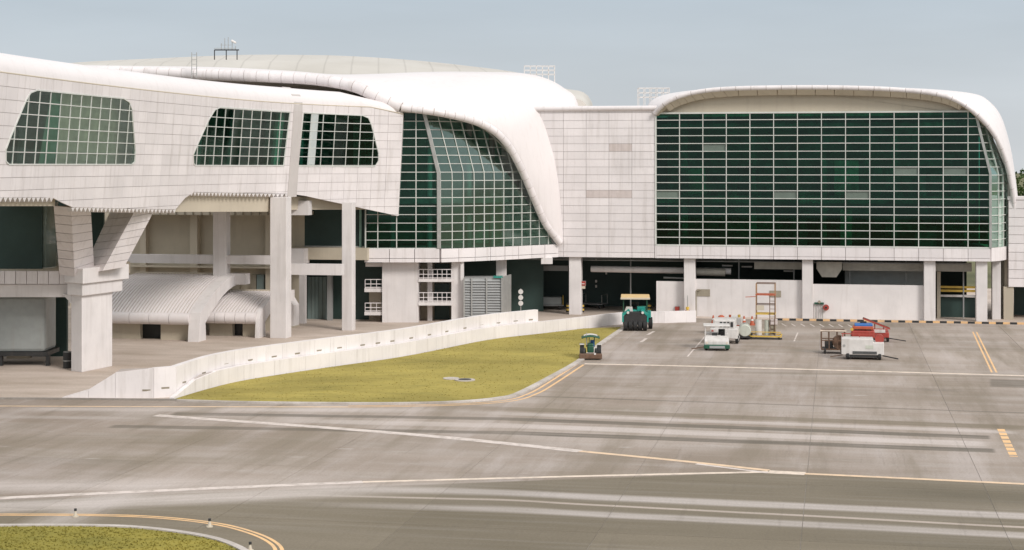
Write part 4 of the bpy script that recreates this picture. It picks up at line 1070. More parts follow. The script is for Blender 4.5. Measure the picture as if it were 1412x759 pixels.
# curved-roof canopies
def canopy(label, fr_, length, depth, h, zlip, nrib, wend):
    T = Thing('curved_canopy', label, 'canopy', fr_)
    def prof(q): a = math.acos(max(0, 1-q)); return zlip+(h-zlip)*math.sin(q*math.pi/2)**.92
    ds = length/nrib
    qs = [0,.03,.08,.15,.25,.38,.52,.68,.84,1.0]
    rib = MB().grid([[Vector((x_, q*depth, prof(q)+dz)) for q in qs] for x_, dz in ((0,-.05),(.0,.0),(.03,.03),(ds-.1,.03),(ds-.07,0),(ds-.07,-.05))])
    me_ = mesh('roof_sheet', rib, M['shell'], smooth=False)
    for i in range(nrib):
        o = bpy.data.objects.new('roof_sheet', me_); link(o, T.o, (-length+i*ds, 0, 0)); 
    T.part('roof_backing', MB().grid([[Vector((x_, q*depth, prof(q)-.07)) for q in qs] for x_ in (-length, 0)]), M['soffit'])
    # rounded gutter
    n_ = 5
    for i in range(n_):
        a = -length+i*length/n_+.02; b_ = -length+(i+1)*length/n_-.02
        T.part('gutter', MB().tube([(a,.12,zlip-.38),(b_,.12,zlip-.38)], .48, 14), M['shell'], smooth=True)
    # end rib
    pts = [(0,-.45,0),(0,-.35,zlip*.45),(0,-.2,zlip*.8)]+[(0, q*depth, prof(q)+.12) for q in qs]; inn = [(0,1.15,0),(0,1.1,zlip*.3),(0,1.05,zlip*.55)]+[(0, min(depth, 1.0+q*(depth-1)), max(zlip*.6, prof(q)-.8)) for q in qs]
    rr = []
    outer = [Vector(p) for p in pts]; inner_ = [Vector(p) for p in inn]
    m_ = MB()
    ring = [[o_, o_+Vector((wend,0,0)), i_+Vector((wend,0,0)), i_, o_] for o_, i_ in zip(outer, inner_)]
    m_.grid(ring); T.part('end_rib', m_, M['concrete_white'], smooth=False)
    T.part('end_cap', MB().box(0, wend+.9, depth-.9, depth+.3, h-.75, h+.15), M['concrete_white'])
    T.part('ridge_beam', MB().box(-length, 0, depth-.05, depth+.45, h-.5, h+.12), M['soffit'])
    T.part('back_wall', MB().box(-length, 0, depth+.0, depth+.3, 0, h-.5), M['beige'])
    T.part('plinth', MB().box(-length, -length*.55, .9, 1.4, 0, zlip-.6).box(-length*.33, -.02, .7, 1.2, 0, zlip-.6), M['beige'])
    T.part('dark_opening', MB().box(-length*.56, -length*.32, 1.6, 1.9, 0, zlip-.5), M['black_metal'])
    return T
g1 = G(262, 471)
canopy('larger ribbed white curved canopy roof behind the forked pier', Fr(g1.x, g1.y, -11), 8.4, 8.6, 4.75, 2.15, 30, .9)
g2 = G(354, 466)
canopy('smaller ribbed white curved canopy roof beside the tall column', Fr(g2.x, g2.y, -11), 4.4, 5.6, 3.35, 1.95, 16, .35)
p = G(404, 452); t = Thing('sloped_block', 'white block with a cut corner right of the tall column', 'block', Fr(p.x, p.y, -11))
t.part('body', MB().prism([(-1.5,0,0),(.05,0,0),(.05,0,1.9),(-.6,0,2.9),(-1.5,0,2.9)], (0,1.5,0)), M['concrete_white']); t.part('base', MB().box(-1.55,.1,-.05,1.55,0,.12), M['beige'])

# ------------------------------------------------------------------ stair tower under the curved hall
ST = Thing('stair_tower', 'white stair tower with open balconies under the curved hall', 'building', Fr(-10, 148.6))
YT = 148.6
def tb(name, u0, v0, u1, v1, Y, dep, mat, **k):
    z1 = ZY(v0, Y); z0 = max(0, ZY(v1, Y)) if v1 < 470 else 0
    return ST.part(name, MB().box(W(u0,0,Y).x, W(u1,0,Y).x, Y, Y+dep, z0, z1), M[mat], world=True, **k)
tb('main_wall', 527, 361, 577, 480, YT, 3.5, 'concrete_white'); tb('end_wall', 622.5, 358, 635, 480, YT+.6, 3.5, 'concrete_white'); tb('edge_pier', 635, 358, 639.5, 480, YT+.3, 1.0, 'concrete_white')
tb('back_wall', 577, 360, 624, 480, YT+3.3, .3, 'beige'); tb('inner_pier', 589.5, 362, 596, 480, YT+1.6, .4, 'concrete_white')
for (v0, v1) in ((385,389),(417,421.5)): tb('landing', 577, v0, 623, v1, YT-.1, 3.4, 'concrete_white')
for (v0, v1) in ((364,386),(391,417),(422,447)): tb('stair_door', 599, v0, 620, v1, YT+3.0, .3, 'dark_green')
def railing(u0, u1, vb, h, Y, n_):
    z = ZY(vb, Y); x0 = W(u0,0,Y).x; x1 = W(u1,0,Y).x; m_ = MB()
    for zz in (z+h, z+h*.5, z+.1): m_.bar((x0,Y,zz),(x1,Y,zz),.06)
    ST.part('railing', m_, M['clad'], world=True)
    for k in range(n_+1): x = x0+(x1-x0)*k/n_; ST.part('baluster', MB().bar((x,Y,z),(x,Y,z+h),.05), M['clad'], world=True)
railing(577.5, 622.5, 385, .85, YT-.05, 7); railing(577.5, 622.5, 417, .85, YT-.05, 7)
for (v0, v1) in ((398,403),(430.5,435)): tb('side_landing', 502.5, v0, 527, v1, YT+.2, 2, 'concrete_white')
railing(503.5, 527, 398, .8, YT+.25, 3); railing(503.5, 527, 430.5, .8, YT+.25, 3)
tb('side_pier', 509, 403, 526, 480, YT+2.2, .4, 'beige')
tb('soffit_beam', 504, 363, 527, 368, YT+.3, .6, 'concrete_white')
# column + hanging box, louvre enclosure
B.part('column', MB().box(W(684,0,153.6).x, W(698.5,0,153.6).x, 153.6, 154.6, 0, ZF), M['concrete_white'], world=True, bevel=.04)
B.part('hanging_box', MB().box(W(746,0,155).x, W(762,0,155).x, 155, 156, ZY(364.5,155), ZF), M['concrete_white'], world=True, bevel=.03)
LV = Thing('louvre_enclosure', 'grey louvred metal enclosure beside the stair tower', 'enclosure', Fr(-2, 149))
YV = 148.6; xs = [W(u,0,YV).x for u in (640,650.5,671,692)]
zt = ZY(383,YV)
LV.part('backing', MB().box(xs[0], xs[-1], YV+.1, YV+3, 0, zt-.05), M['grey_metal'], world=True)
ns = 16
for a, b_ in zip(xs, xs[1:]):
    for k in range(ns):
        z = .1+(zt-.2)*k/ns; LV.part('slat', MB().prism([(a+.05,YV-.05,z),(a+.05,YV+.08,z+.19),(a+.05,YV+.1,z+.02)], (b_-a-.1,0,0)), M['grey_metal'], world=True)
for x in xs: LV.part('post', MB().box(x-.06, x+.06, YV-.12, YV+.02, 0, zt), M['steel'], world=True)
q_ = W(705,0,151.0)
LV.part('side_panel', MB().prism([(xs[-1]+.06,YV,0),(q_.x,151,0),(q_.x,151,zt+.12),(xs[-1]+.06,YV,zt+.05)], (-.1,.1,0)), M['steel'], world=True)
LV.part('roof_edge', MB().box(xs[2]+.6, xs[-1]+.1, YV-.1, YV+2.0, zt-.03, zt+.04), M['teal'], world=True)
# dark void walls behind middle bays
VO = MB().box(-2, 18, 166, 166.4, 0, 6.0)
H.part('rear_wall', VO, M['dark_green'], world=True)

# ------------------------------------------------------------------ roof furniture
def roof_railing(label, u0, u1, v0, v1, Y, n_):
    T = Thing('roof_railing', label, 'railing', Fr(W(u0,0,Y).x, Y, 0, ZY(v1, Y))); wd = (u1-u0)/FP*Y; h = (v1-v0)/FP*Y
    for y in (0, 1.6):
        for z in (h, h*.66, h*.33): T.part('rail', MB().bar((0,y,z),(wd,y,z),.06), M['veh_white'])
        for k in range(n_+1): T.part('post', MB().bar((wd*k/n_,y,-.8),(wd*k/n_,y,h),.06), M['veh_white'])
    for x in (0, wd): T.part('rail', MB().bar((x,0,h),(x,1.6,h),.06), M['veh_white'])
roof_railing('white roof railing on the hump of the shell roof', 723, 765, 91, 108, 166, 5)
roof_railing('white roof railing left of the arched rim', 881, 923, 121.5, 140, 163, 5)
AN = Thing('antenna_frame', 'cluster of thin antennas on a frame on the grey roof', 'antenna', Fr(W(312,0,170).x, 170, 0, ZY(80,170)))
AN.part('frame', MB().bar((-1.2,0,.8),(1.3,0,.8),.12).bar((-1.2,0,-.2),(-1.2,0,.8),.09).bar((1.1,0,-.2),(1.1,0,.8),.09).bar((0,0,-.2),(0,0,.8),.09), M['black_metal'])
for x, h in ((-.5,1.5),(-.15,2.0),(.2,2.1),(.6,1.6),(.95,1.2)): AN.part('mast', MB().tube([(x,0,.8),(x,0,h)], .035, 6), M['steel'])
AN.part('dish', MB().tube([(.55,-.1,1.75),(1.0,-.15,1.5)], .12, 10), M['veh_white'])
AN.part('beam', MB().bar((-1.2,-.3,.95),(1.0,-.3,.95),.05).bar((-.6,0,1.3),(.5,0,1.3),.04), M['steel'])
LD = Thing('roof_ladder', 'thin grey access ladder rising over the concourse roof edge', 'ladder', Fr(W(267,0,149).x, 149, 0, ZY(108,149)))
for x in (-.17,.27): LD.part('rail', MB().bar((x,0,0),(x,0,2.3),.06), M['steel'])
for k in range(5): LD.part('rung', MB().bar((-.17,0,.4+k*.42),(.27,0,.4+k*.42),.04), M['steel'])

# ------------------------------------------------------------------ small site furniture
def fr_g(u, v, rz=0): p = G(u, v); return Fr(p.x, p.y, rz)
SP = Thing('lamp_sign_post', 'thin post with three stacked white discs in front of the dark bay', 'sign post', fr_g(718, 437))
SP.part('pole', MB().tube([(0,0,0),(0,0,2.6)], .05, 8), M['steel'])
for z in (1.25,1.78,2.32): SP.part('disc', MB().tube([(0,-.05,z),(0,-.12,z)], .23, 18), M['veh_white'])
for i, (u, v, lab) in enumerate([(783,431,'yellow and black column guard left of the hall column'),(803,431,'yellow and black column guard right of the hall column'),(895.5,431,'yellow and black guard post behind the green roller')]):
    T = Thing('column_guard', lab, 'bollard', fr_g(u, v), 'yellow and black guards'); 
    for k in range(5): T.part('band', MB().tube([(0,0,k*.18),(0,0,(k+1)*.18)], .17+.002*(k % 2), 10), M['yellow'] if k % 2 else M['black_metal'])
def wallbox(name, label, cat, u0, v0, u1, v1, t, mat, th=.15, extra=None):
    a, z1 = fa.px(u0, v0, t); b_, z0 = fa.px(u1, v1, t); c = fa.M @ Vector(((a+b_)/2, t, z0)); T = Thing(name, label, cat, Fr(c.x, c.y, -11, z0)); w2 = (b_-a)/2
    T.part('panel', MB().box(-w2, w2, -th, 0, 0, z1-z0), M[mat], bevel=.01)
    T.part('frame', MB().box(-w2-.03, w2+.03, -.05, .0, -.03, z1-z0+.03), M['steel'])
    return T
T = wallbox('red_notice', 'red notice board beside the hall column', 'sign', 801.5, 388, 807.5, 394, .9, 'red'); T.part('white_strip', MB().box(-.14,.14,-.17,-.15,.14,.20), M['veh_white']); T.part('lower_plate', MB().box(-.18,.18,-.1,0,-.30,-.03), M['soffit'])
wallbox('fire_cabinet', 'small red cabinet on the low white wall', 'cabinet', 931, 423, 937, 430, .95, 'red')
hr = Thing('hose_reel', 'round red hose reel on the white wall', 'hose reel', Fr(*(fa.M @ Vector((fa.px(1139,424,.7)[0], .7, 0))).xy, -11, fa.px(1139,424,.7)[1]))
hr.part('drum', MB().tube([(0,-.3,0),(0,0,0)], .27, 20), M['red']); hr.part('hub', MB().tube([(0,-.36,0),(0,-.3,0)], .1, 12), M['black_metal'])
hy = Thing('hydrant', 'yellow hydrant at the foot of the hall column by the low wall', 'hydrant', Fr(*(fa.M @ Vector((fa.px(948,424,-.1)[0], -.1, 0))).xy, -11))
hy.part('barrel', MB().tube([(0,0,0),(0,0,.75)], .12, 10).tube([(0,0,.75),(0,0,.95)], .16, 10), M['yellow']); hy.part('pipe', MB().tube([(0,.1,.9),(0,.1,2.0)], .04, 6), M['steel']); hy.part('nozzle', MB().tube([(-.22,0,.6),(.22,0,.6)], .06, 8), M['red'])
wp = Thing('wall_pipes', 'cluster of pipes with a green valve on the white wall beside the red reel', 'pipes', Fr(*(fa.M @ Vector((fa.px(1129,424,.7)[0], .6, 0))).xy, -11))
for x in (-.3,.0,.35): wp.part('pipe', MB().tube([(x,0,0),(x,0,1.35)], .035, 8), M['steel'])
wp.part('manifold', MB().tube([(-.4,0,1.4),(.45,0,1.4)], .1, 8), M['green']); wp.part('valve', MB().tube([(.05,-.2,1.55),(.05,.0,1.55)], .13, 10), M['louvre_fill'])
bp = Thing('standpipe', 'thin dark standpipe at the left end of the long low wall', 'pipe', Fr(*(fa.M @ Vector((fa.px(960,424,.65)[0], .6, 0))).xy, -11)); bp.part('pipe', MB().tube([(0,0,0),(0,0,2.4)], .05, 8), M['louvre_fill']); bp.part('elbow', MB().tube([(0,0,2.4),(.4,0,2.5)], .05, 8), M['louvre_fill'])
def cone(label, u, v, first=[None], h=.75):
    if first[0] is None:
        T = Thing('traffic_cone', label, 'traffic cone', fr_g(u, v), 'orange traffic cones by the parked equipment'); first[0] = T
        T.part('base', MB().box(-.24,.24,-.24,.24,0,.05), M['orange']); T.part('body', MB().tube([(0,0,.05),(0,0,.8)], .2, 14, rf=lambda t: .2-.15*t), M['orange']); T.part('band', MB().tube([(0,0,.4),(0,0,.55)], .2, 14, rf=lambda t: .138-.03*t), M['veh_white'])
    else: copy_thing(first[0], fr_g(u, v), label)
cone('orange traffic cone left of the white tugs by the wall', 983.5, 447.5); cone('orange traffic cone right of the white box truck', 1026, 448.5)
cone('orange traffic cone just left of the yellow work platform', 1037, 448.7); cone('orange traffic cone beside the leg of the yellow work platform', 1043, 448)
for k, (u, v, lab) in enumerate([(104,713,'small taxiway edge light on the left along the yellow curve'),(289,727,'small taxiway edge light in the middle of the yellow curve'),(345,760,'small taxiway edge light nearest the camera inside the yellow curve')]):
    T = Thing('taxiway_light', lab, 'ground light', fr_g(u, v), 'taxiway edge lights')
    T.part('base', MB().tube([(0,0,0),(0,0,.04)], .13, 14), M['soffit']); T.part('stem', MB().tube([(0,0,.04),(0,0,.24)], .09, 10, rf=lambda t: .08-.045*t), M['soffit']); T.part('lens', MB().tube([(0,0,.24),(0,0,.33)], .055, 10), M['black_metal'])

# ------------------------------------------------------------------ vehicles
def wheel(T, x, y, r, wd, hubmat='steel', parent=None, axis='x'):
    ax = Vector((1,0,0)) if axis == 'x' else Vector((0,1,0)); c = Vector((x, y, r))
    w_ = T.part('wheel', MB().tube([c-ax*wd*.5, c-ax*wd*.42, c+ax*wd*.42, c+ax*wd*.5], r, 20, rf=lambda t: r if .1 < t < .9 else r*.9), M['black'], smooth=True)
    T.part('hub', MB().tube([c-ax*(wd*.5+.02), c+ax*(wd*.5+.02)], r*.45, 12), M[hubmat], parent=w_)
# green tyred roller
R = Thing('road_roller', 'turquoise road roller with a cream canopy parked at the barrier end', 'road roller', fr_g(876, 456.5, -4))
R.part('chassis', MB().box(-.95,.95,0,3.6,.5,1.05), M['black_metal'], bevel=.05)
R.part('front_apron', MB().prism([(-1.05,-.1,.55),(1.05,-.1,.55),(1.05,-.1,1.15),(.55,-.1,1.62),(-.55,-.1,1.62),(-1.05,-.1,1.15)], (0,.5,0)), M['black_metal'], bevel=.04)
for sx in (-1, 1):
    R.part('fender', MB().prism([(sx*1.12,-.15,.75),(sx*1.12,-.15,1.45),(sx*.55,-.15,1.85),(sx*.45,-.15,1.7),(sx*.98,-.15,1.3),(sx*.98,-.15,.75)], (0,.9,0)), M['teal'])
    R.part('headlight', MB().tube([(sx*.62,-.22,1.55),(sx*.62,-.12,1.55)], .11, 12), M['veh_white'])
R.part('hood', MB().box(-.8,.8,.4,1.5,1.05,1.75), M['teal'], bevel=.08); R.part('dashboard', MB().prism([(-.9,.3,1.62),(-.2,.3,1.62),(-.25,.3,2.0),(-.75,.3,2.0)],(0,.7,0)), M['veh_white'], label='white control box')
R.part('operator_deck', MB().box(-.95,.95,1.5,3.3,1.0,1.35), M['teal'], bevel=.05)
R.part('seat', MB().box(-.3,.3,1.9,2.3,1.35,1.75).box(-.3,.3,2.3,2.42,1.7,2.25), M['black_metal'], bevel=.04)
R.part('side_console', MB().box(.15,.9,.35,1.2,1.6,2.02), M['teal'], bevel=.05)
for x in (-1.0,1.0):
    for y in (.25, 3.0): R.part('canopy_post', MB().bar((x,y,1.3),(x,y,2.72),.07), M['green'])
R.part('canopy', MB().box(-1.22,1.22,-.05,3.3,2.7,2.86), M['canopy_cream'], bevel=.05); R.part('canopy_fascia', MB().box(-1.24,1.24,-.08,-.04,2.66,2.82), M['soffit'])
R.part('steering_wheel', MB().tube([(-.1,1.4,2.05),(-.1,1.46,2.1)], .22, 14), M['black'])
for x in (-.82,-.41,0,.41,.82): wheel(R, x, .15, .46, .34, 'black_metal')
for x in (-.75,0,.75): wheel(R, x, 3.0, .46, .4, 'teal')
wheel(R, 1.3, 2.0, .5, .35, 'teal'); R.part('side_tank', MB().box(.95,1.35,1.5,2.6,.95,1.55), M['teal'], bevel=.06)
# green tractor with flail mower
TR = Thing('mower_tractor', 'small dark green tractor with a mower deck at the grass edge', 'tractor', fr_g(814.5, 496.5, -2))
TR.part('mower_deck', MB().box(-.82,.82,-.15,.55,.08,.42), M['rust'], bevel=.05)
TR.part('body', MB().box(-.24,.24,.5,2.4,.45,.95), M['green'], bevel=.08); TR.part('bonnet', MB().box(-.22,.22,.5,1.3,.9,1.12), M['green'], bevel=.08)
TR.part('seat', MB().box(-.02,.28,.9,1.25,.85,1.0).box(-.02,.28,1.22,1.3,.95,1.3), M['blue'], bevel=.04)
TR.part('roll_bar', MB().bar((-.28,1.35,.8),(-.28,1.35,1.62),.07).bar((.28,1.35,.8),(.28,1.35,1.62),.07).bar((-.1,.6,.8),(-.1,.6,1.55),.06), M['green'])
cn = MB(); rr = []
for j in range(5):
    y = .25+1.4*j/4; rr.append([Vector((-.66+1.32*k/8, y, 1.55+.17*(1-((k-4)/4)**2)*(1 if 0 < j < 4 else .75))) for k in range(9)])
cn.grid(rr); TR.part('canopy', cn, M['green'], solid=.07, smooth=True)
TR.part('canopy_top', MB().grid([[p+Vector((0,0,.05)) for p in r[1:-1]] for r in rr[1:-1]]), M['veh_white'], solid=.03)
for x in (-.62,.62): wheel(TR, x, .95, .5, .3, 'veh_white'); TR.part('fender', MB().box(x-.17,x+.17,.6,1.3,1.0,1.06), M['veh_white'], bevel=.02)
for x in (-.42,.42): wheel(TR, x, 2.3, .3, .18, 'veh_white')
TR.part('lamp', MB().tube([(.3,-.2,.45),(.3,-.15,.45)], .08, 10), M['veh_white']); TR.part('exhaust', MB().tube([(-.3,.5,1),(-.3,.5,1.9)], .025, 6), M['steel'])
# baggage tugs
def tug(label, fr_):
    T = Thing('baggage_tug', label, 'baggage tractor', fr_, None)
    T.part('bumper', MB().box(-.98,.98,-.12,.2,.16,.45), M['green'], bevel=.04); T.part('bumper_step', MB().box(-.55,.6,-.15,-.11,.2,.38), M['grey_metal'])
    T.part('body', MB().box(-.92,.92,.1,3.0,.42,.72), M['veh_white'], bevel=.05)
    T.part('headlight', MB().tube([(-.75,.08,.58),(-.75,.12,.58)], .08, 10), M['line_cream']); T.part('headlight', MB().tube([(.75,.08,.58),(.75,.12,.58)], .08, 10), M['line_cream'])
    T.part('hood', MB().prism([(-.92,.12,.7),(.92,.12,.7),(.86,1.0,1.0),(-.86,1.0,1.0)], (0,0,.05)).box(-.88,.3,1.0,1.5,.7,1.05), M['veh_white'], bevel=.03)
    T.part('engine_box', MB().box(-.9,.9,2.2,3.0,.7,1.15), M['veh_white'], bevel=.06)
    T.part('seat', MB().box(.15,.65,1.7,2.1,.75,1.0).box(.15,.65,2.05,2.15,.95,1.45), M['black'], bevel=.04)
    T.part('driver_console', MB().box(-.35,.05,1.0,1.2,.9,1.25), M['black_metal'], bevel=.03); T.part('steering_wheel', MB().tube([(.4,1.25,1.2),(.4,1.3,1.24)], .18, 12), M['black'])
    for x in (-.85,.85): T.part('roof_post', MB().bar((x,.9,.95),(x,.95,1.78),.06), M['veh_white']); T.part('roof_post', MB().bar((x,2.4,1.1),(x,2.4,1.78),.06), M['veh_white'])
    T.part('roof', MB().box(-1.0,.98,.75,2.6,1.75,1.84), M['veh_white'], bevel=.03)
    for x in (-.8,.8):
        for y in (.55,2.5): wheel(T, x, y, .3, .22, 'veh_white')
    T.part('drawbar', MB().bar((-.9,.0,.3),(-1.9,-.25,.15),.07), M['rust']); return T
t1 = tug('open white baggage tug with a green bumper, nearest of the white vehicles', fr_g(988.5, 484, -6))
# second, higher van-like tug behind
T2 = Thing('service_cart', 'boxy white service cart with dark louvres behind the open tug', 'cart', fr_g(1000, 475, -11))
T2.part('body', MB().box(-1.2,.95,.2,2.6,.4,1.2), M['veh_white'], bevel=.06); T2.part('cab', MB().box(-.9,.75,.5,2.2,1.2,1.85), M['veh_white'], bevel=.06)
for k in range(4): T2.part('louvre', MB().box(-.45+k*.28,-.26+k*.28,.46,.5,1.3,1.7), M['black_metal'])
T2.part('side_lamp', MB().tube([(-1.0,.15,1.0),(-1.0,.2,1.0)], .09, 10), M['red'])
for x in (-.95,.75):
    for y in (.7,2.1): wheel(T2, x+.12*(1 if x > 0 else -1), y, .33, .22, 'veh_white')
T3 = Thing('box_truck', 'small white box truck beside the orange ball near the wall', 'truck', fr_g(1011, 462, -11))
T3.part('box', MB().box(-.6,.62,.2,2.6,.5,1.4), M['veh_white'], bevel=.04); T3.part('cab', MB().box(-1.7,-.65,.3,1.6,.45,1.3), M['veh_white'], bevel=.1); T3.part('cab_window', MB().box(-1.55,-.85,.27,.3,.85,1.15), M['glass_frosted'])
T3.part('roof_lamp', MB().tube([(-.3,.6,1.4),(-.3,.6,1.6)], .1, 10), M['orange']); T3.part('roof_lamp', MB().tube([(.45,.6,1.4),(.45,.6,1.63)], .11, 10), M['yellow']); T3.part('tail_stripe', MB().box(.2,.55,.17,.2,.7,.8), M['orange'])
for x in (-1.4,.4):
    for y in (.35,2.6): wheel(T3, x, y, .34, .22, 'grey_metal')
OB = Thing('orange_beacon_ball', 'round orange ball on a short post behind the white service cart', 'marker', fr_g(994.5, 452, 0))
OB.part('post', MB().tube([(0,0,0),(0,0,.7)], .06, 8), M['steel']); OB.part('ball', MB().tube([(0,0,.62),(0,0,.7),(0,0,.85),(0,0,1.0),(0,0,1.08)], .3, 16, rf=lambda t: [.14,.25,.32,.25,.12][round(t*4)]), M['orange'], smooth=True)
TK = Thing('tank_trailer', 'pale round tank trailer between the carts and the yellow platform', 'trailer', fr_g(1027, 469, -8))
TK.part('tank', MB().tube([(0,.1,.72),(0,.2,.72),(0,1.9,.72),(0,2.0,.72)], .5, 24, rf=lambda t: .44 if t in (0,1) else .5), M['tank'], smooth=True); TK.part('hoop', MB().tube([(0,.5,.72),(0,.58,.72)], .52, 24), M['steel']); TK.part('hoop', MB().tube([(0,1.4,.72),(0,1.48,.72)], .52, 24), M['steel'])
TK.part('frame', MB().box(-.45,.45,.1,2.0,.15,.28), M['black_metal']); TK.part('filler_cap', MB().tube([(0,1.0,1.2),(0,1.0,1.3)], .12, 12), M['grey_metal'])
for x in (-.55,.55): wheel(TK, x, 1.1, .24, .14, 'grey_metal')
TK.part('drawbar', MB().bar((-.3,.1,.22),(-1.1,.5,.35),.08), M['black_metal'])
# yellow work platform
WPf = Thing('work_platform', 'tall rusty yellow maintenance platform on a wheeled frame', 'platform', fr_g(1055, 468.5, -11))
WPf.part('base_frame', MB().bar((-1.25,0,.25),(1.25,0,.25),.1).bar((-1.25,2.0,.25),(1.25,2.0,.25),.1).bar((-1.25,0,.25),(-1.25,2,.25),.1).bar((1.25,0,.25),(1.25,2,.25),.1).bar((-1.25,0,.6),(1.25,0,.6),.06), M['yellow'])
WPf.part('skid', MB().box(-1.3,1.35,-.05,.05,.03,.14), M['black_metal'])
for x in (-.75,.75):
    for y in (.6,1.8): WPf.part('mast', MB().bar((x,y,.25),(x,y,4.45),.07), M['faded_mast'])
for z in (2.0,3.55): WPf.part('platform_deck', MB().box(-.8,.8,.55,1.85,z-.05,z+.04), M['orange'] if z > 3 else M['yellow'])
for z in (4.45,2.75): WPf.part('guard_rail', MB().bar((-.75,.6,z),(.75,.6,z),.06).bar((-.75,1.8,z),(.75,1.8,z),.06).bar((.75,.6,z),(.75,1.8,z),.06), M['rust'])
WPf.part('ladder_rail', MB().bar((.35,.5,.3),(.35,.5,3.5),.06).bar((.75,.5,.3),(.75,.5,3.5),.06), M['rust'])
for k in range(10): WPf.part('rung', MB().bar((.35,.5,.5+k*.32),(.75,.5,.5+k*.32),.035), M['rust'])
WPf.part('side_bar', MB().bar((-.75,.6,3.4),(-1.6,.6,3.35),.05), M['orange']); WPf.part('sign_plate', MB().box(-.7,-.1,.52,.56,2.3,2.7), M['soffit'])
for x in (-1.1,1.1): wheel(WPf, x, .1, .16, .1, 'grey_metal')
WB = Thing('white_tank_pair', 'white and pink drums standing on the yellow platform frame', 'drums', Fr(WPf.fr.p.x, WPf.fr.p.y, -11, .3))
WB.part('drum', MB().tube([(-.55,.7,0),(-.55,.7,1.25)], .27, 16), M['veh_white'], smooth=True); WB.part('drum', MB().tube([(.15,.8,0),(.15,.8,1.2)], .24, 16), M['tank'], smooth=True); WB.part('box', MB().box(.42,.85,.55,1.0,0,.85), M['louvre_fill'], bevel=.03); WB.part('lid_box', MB().box(.4,.95,.5,1.1,.85,1.3), M['clad_pink'], bevel=.03)
# cage trailer
CG = Thing('cage_trailer', 'rusty brown cage trailer left of the white cart', 'trailer', fr_g(1149, 488.5, -9))
cgf = MB()
for x in (-.85,-.3,.3,.85):
    for y in (0,1.5): cgf.bar((x,y,.3),(x,y,1.7),.07)
CG.part('cage', cgf, M['rust'])
for z in (.35,1.0,1.68):
    CG.part('cage_rail', MB().bar((-.85,0,z),(.85,0,z),.07).bar((-.85,1.5,z),(.85,1.5,z),.07).bar((-.85,0,z),(-.85,1.5,z),.07).bar((.85,0,z),(.85,1.5,z),.07), M['rust'])
CG.part('top_bar', MB().box(-.95,.95,-.06,.1,1.68,1.78), M['line_cream']); CG.part('floor', MB().box(-.85,.85,0,1.5,.28,.36), M['black_metal'])
CG.part('reel', MB().tube([(.45,.3,.85),(.45,.9,.85)], .5, 18), M['rust']); CG.part('engine', MB().box(-.6,.0,.4,1.1,.36,.95), M['black_metal'], bevel=.05)
for x in (-.6,.6): wheel(CG, x, .1, .22, .12, 'rust')
# white cart
WC = Thing('ground_power_cart', 'long white ground power cart with a dark grille and a long drawbar', 'cart', fr_g(1189.5, 496.5, -11))
WC.part('body', MB().prism([(-1.5,0,.35),(1.5,0,.35),(1.5,0,1.25),(.75,0,1.25),(.75,0,1.5),(-1.5,0,1.5)], (0,1.7,0)), M['veh_white'], bevel=.04)
WC.part('grille', MB().box(-.7,1.0,-.03,.0,.42,.62), M['grey_metal'])
for k in range(4): WC.part('grille_bar', MB().box(-.7,1.0,-.05,-.02,.44+k*.05,.46+k*.05), M['black_metal'])
WC.part('axle_frame', MB().box(-1.2,1.3,.05,1.6,.18,.36), M['black_metal']); WC.part('badge', MB().tube([(-1.3,-.03,1.0),(-1.3,0,1.0)], .09, 12), M['steel']); WC.part('hatch', MB().box(.2,.75,-.02,.0,.8,1.05), M['tank'])
for x in (-1.05,1.2):
    for y in (.15,1.5): wheel(WC, x, y, .25, .2, 'grey_metal')
WC.part('drawbar', MB().bar((1.4,.3,.3),(2.5,.0,.12),.08), M['black_metal']); WC.part('drawbar', MB().bar((-1.4,.3,.3),(-2.3,.2,.15),.06), M['rust']); WC.part('red_reel', MB().tube([(1.2,.6,1.45),(1.2,1.1,1.45)], .32, 16), M['red'])
WC.part('rail', MB().bar((-1.5,1.2,1.75),(1.1,1.2,1.72),.06).bar((-1.4,1.2,1.5),(-1.4,1.2,1.75),.05).bar((-.2,1.2,1.5),(-.2,1.2,1.75),.05).bar((1.0,1.2,1.5),(1.0,1.2,1.75),.05), M['red'])
# orange tug with blue top, belt loader
OT = Thing('orange_tug', 'orange tug with a blue cover behind the white power cart', 'tug', fr_g(1190, 474, -11))
OT.part('body', MB().box(-.9,.9,0,2.4,.4,1.0), M['red'], bevel=.08); OT.part('cover', MB().box(-.65,.75,.1,1.3,1.3,1.5), M['blue'], bevel=.05); OT.part('cowl', MB().box(-.8,.8,.05,1.0,1.1,1.35), M['orange'], bevel=.05); OT.part('lamp', MB().tube([(-.85,-.05,1.1),(-.85,0,1.1)], .12, 10), M['yellow'])
for x in (-.8,.8):
    for y in (.4,2.0): wheel(OT, x, y, .35, .25, 'grey_metal')
OT.part('seat', MB().box(-.2,.3,1.4,1.8,1.1,1.6), M['black'], bevel=.04)
BL = Thing('belt_loader', 'red and white inclined belt loader behind the white power cart', 'belt loader', fr_g(1210, 472, -11))
BL.part('chassis', MB().box(-.6,.9,0,3.5,.35,.75), M['red'], bevel=.05); BL.part('conveyor', MB().bar((-1.1,.6,1.8),(.95,.9,1.0),.5,.12), M['red']); BL.part('belt', MB().bar((-1.08,.6,1.88),(.93,.9,1.09),.4,.04), M['rust']); BL.part('support', MB().bar((-.2,.7,.7),(-.2,.7,1.55),.08).bar((.5,.8,.7),(.5,.8,1.2),.08), M['red'])
BL.part('white_panel', MB().box(-.4,.6,-.04,0,.75,1.0), M['veh_white'])
for x in (-.5,.8):
    for y in (.4,3.0): wheel(BL, x, y, .32, .2, 'grey_metal')
BL.part('drawbar', MB().bar((.9,.2,.3),(2.2,.1,.12),.07), M['black_metal'])


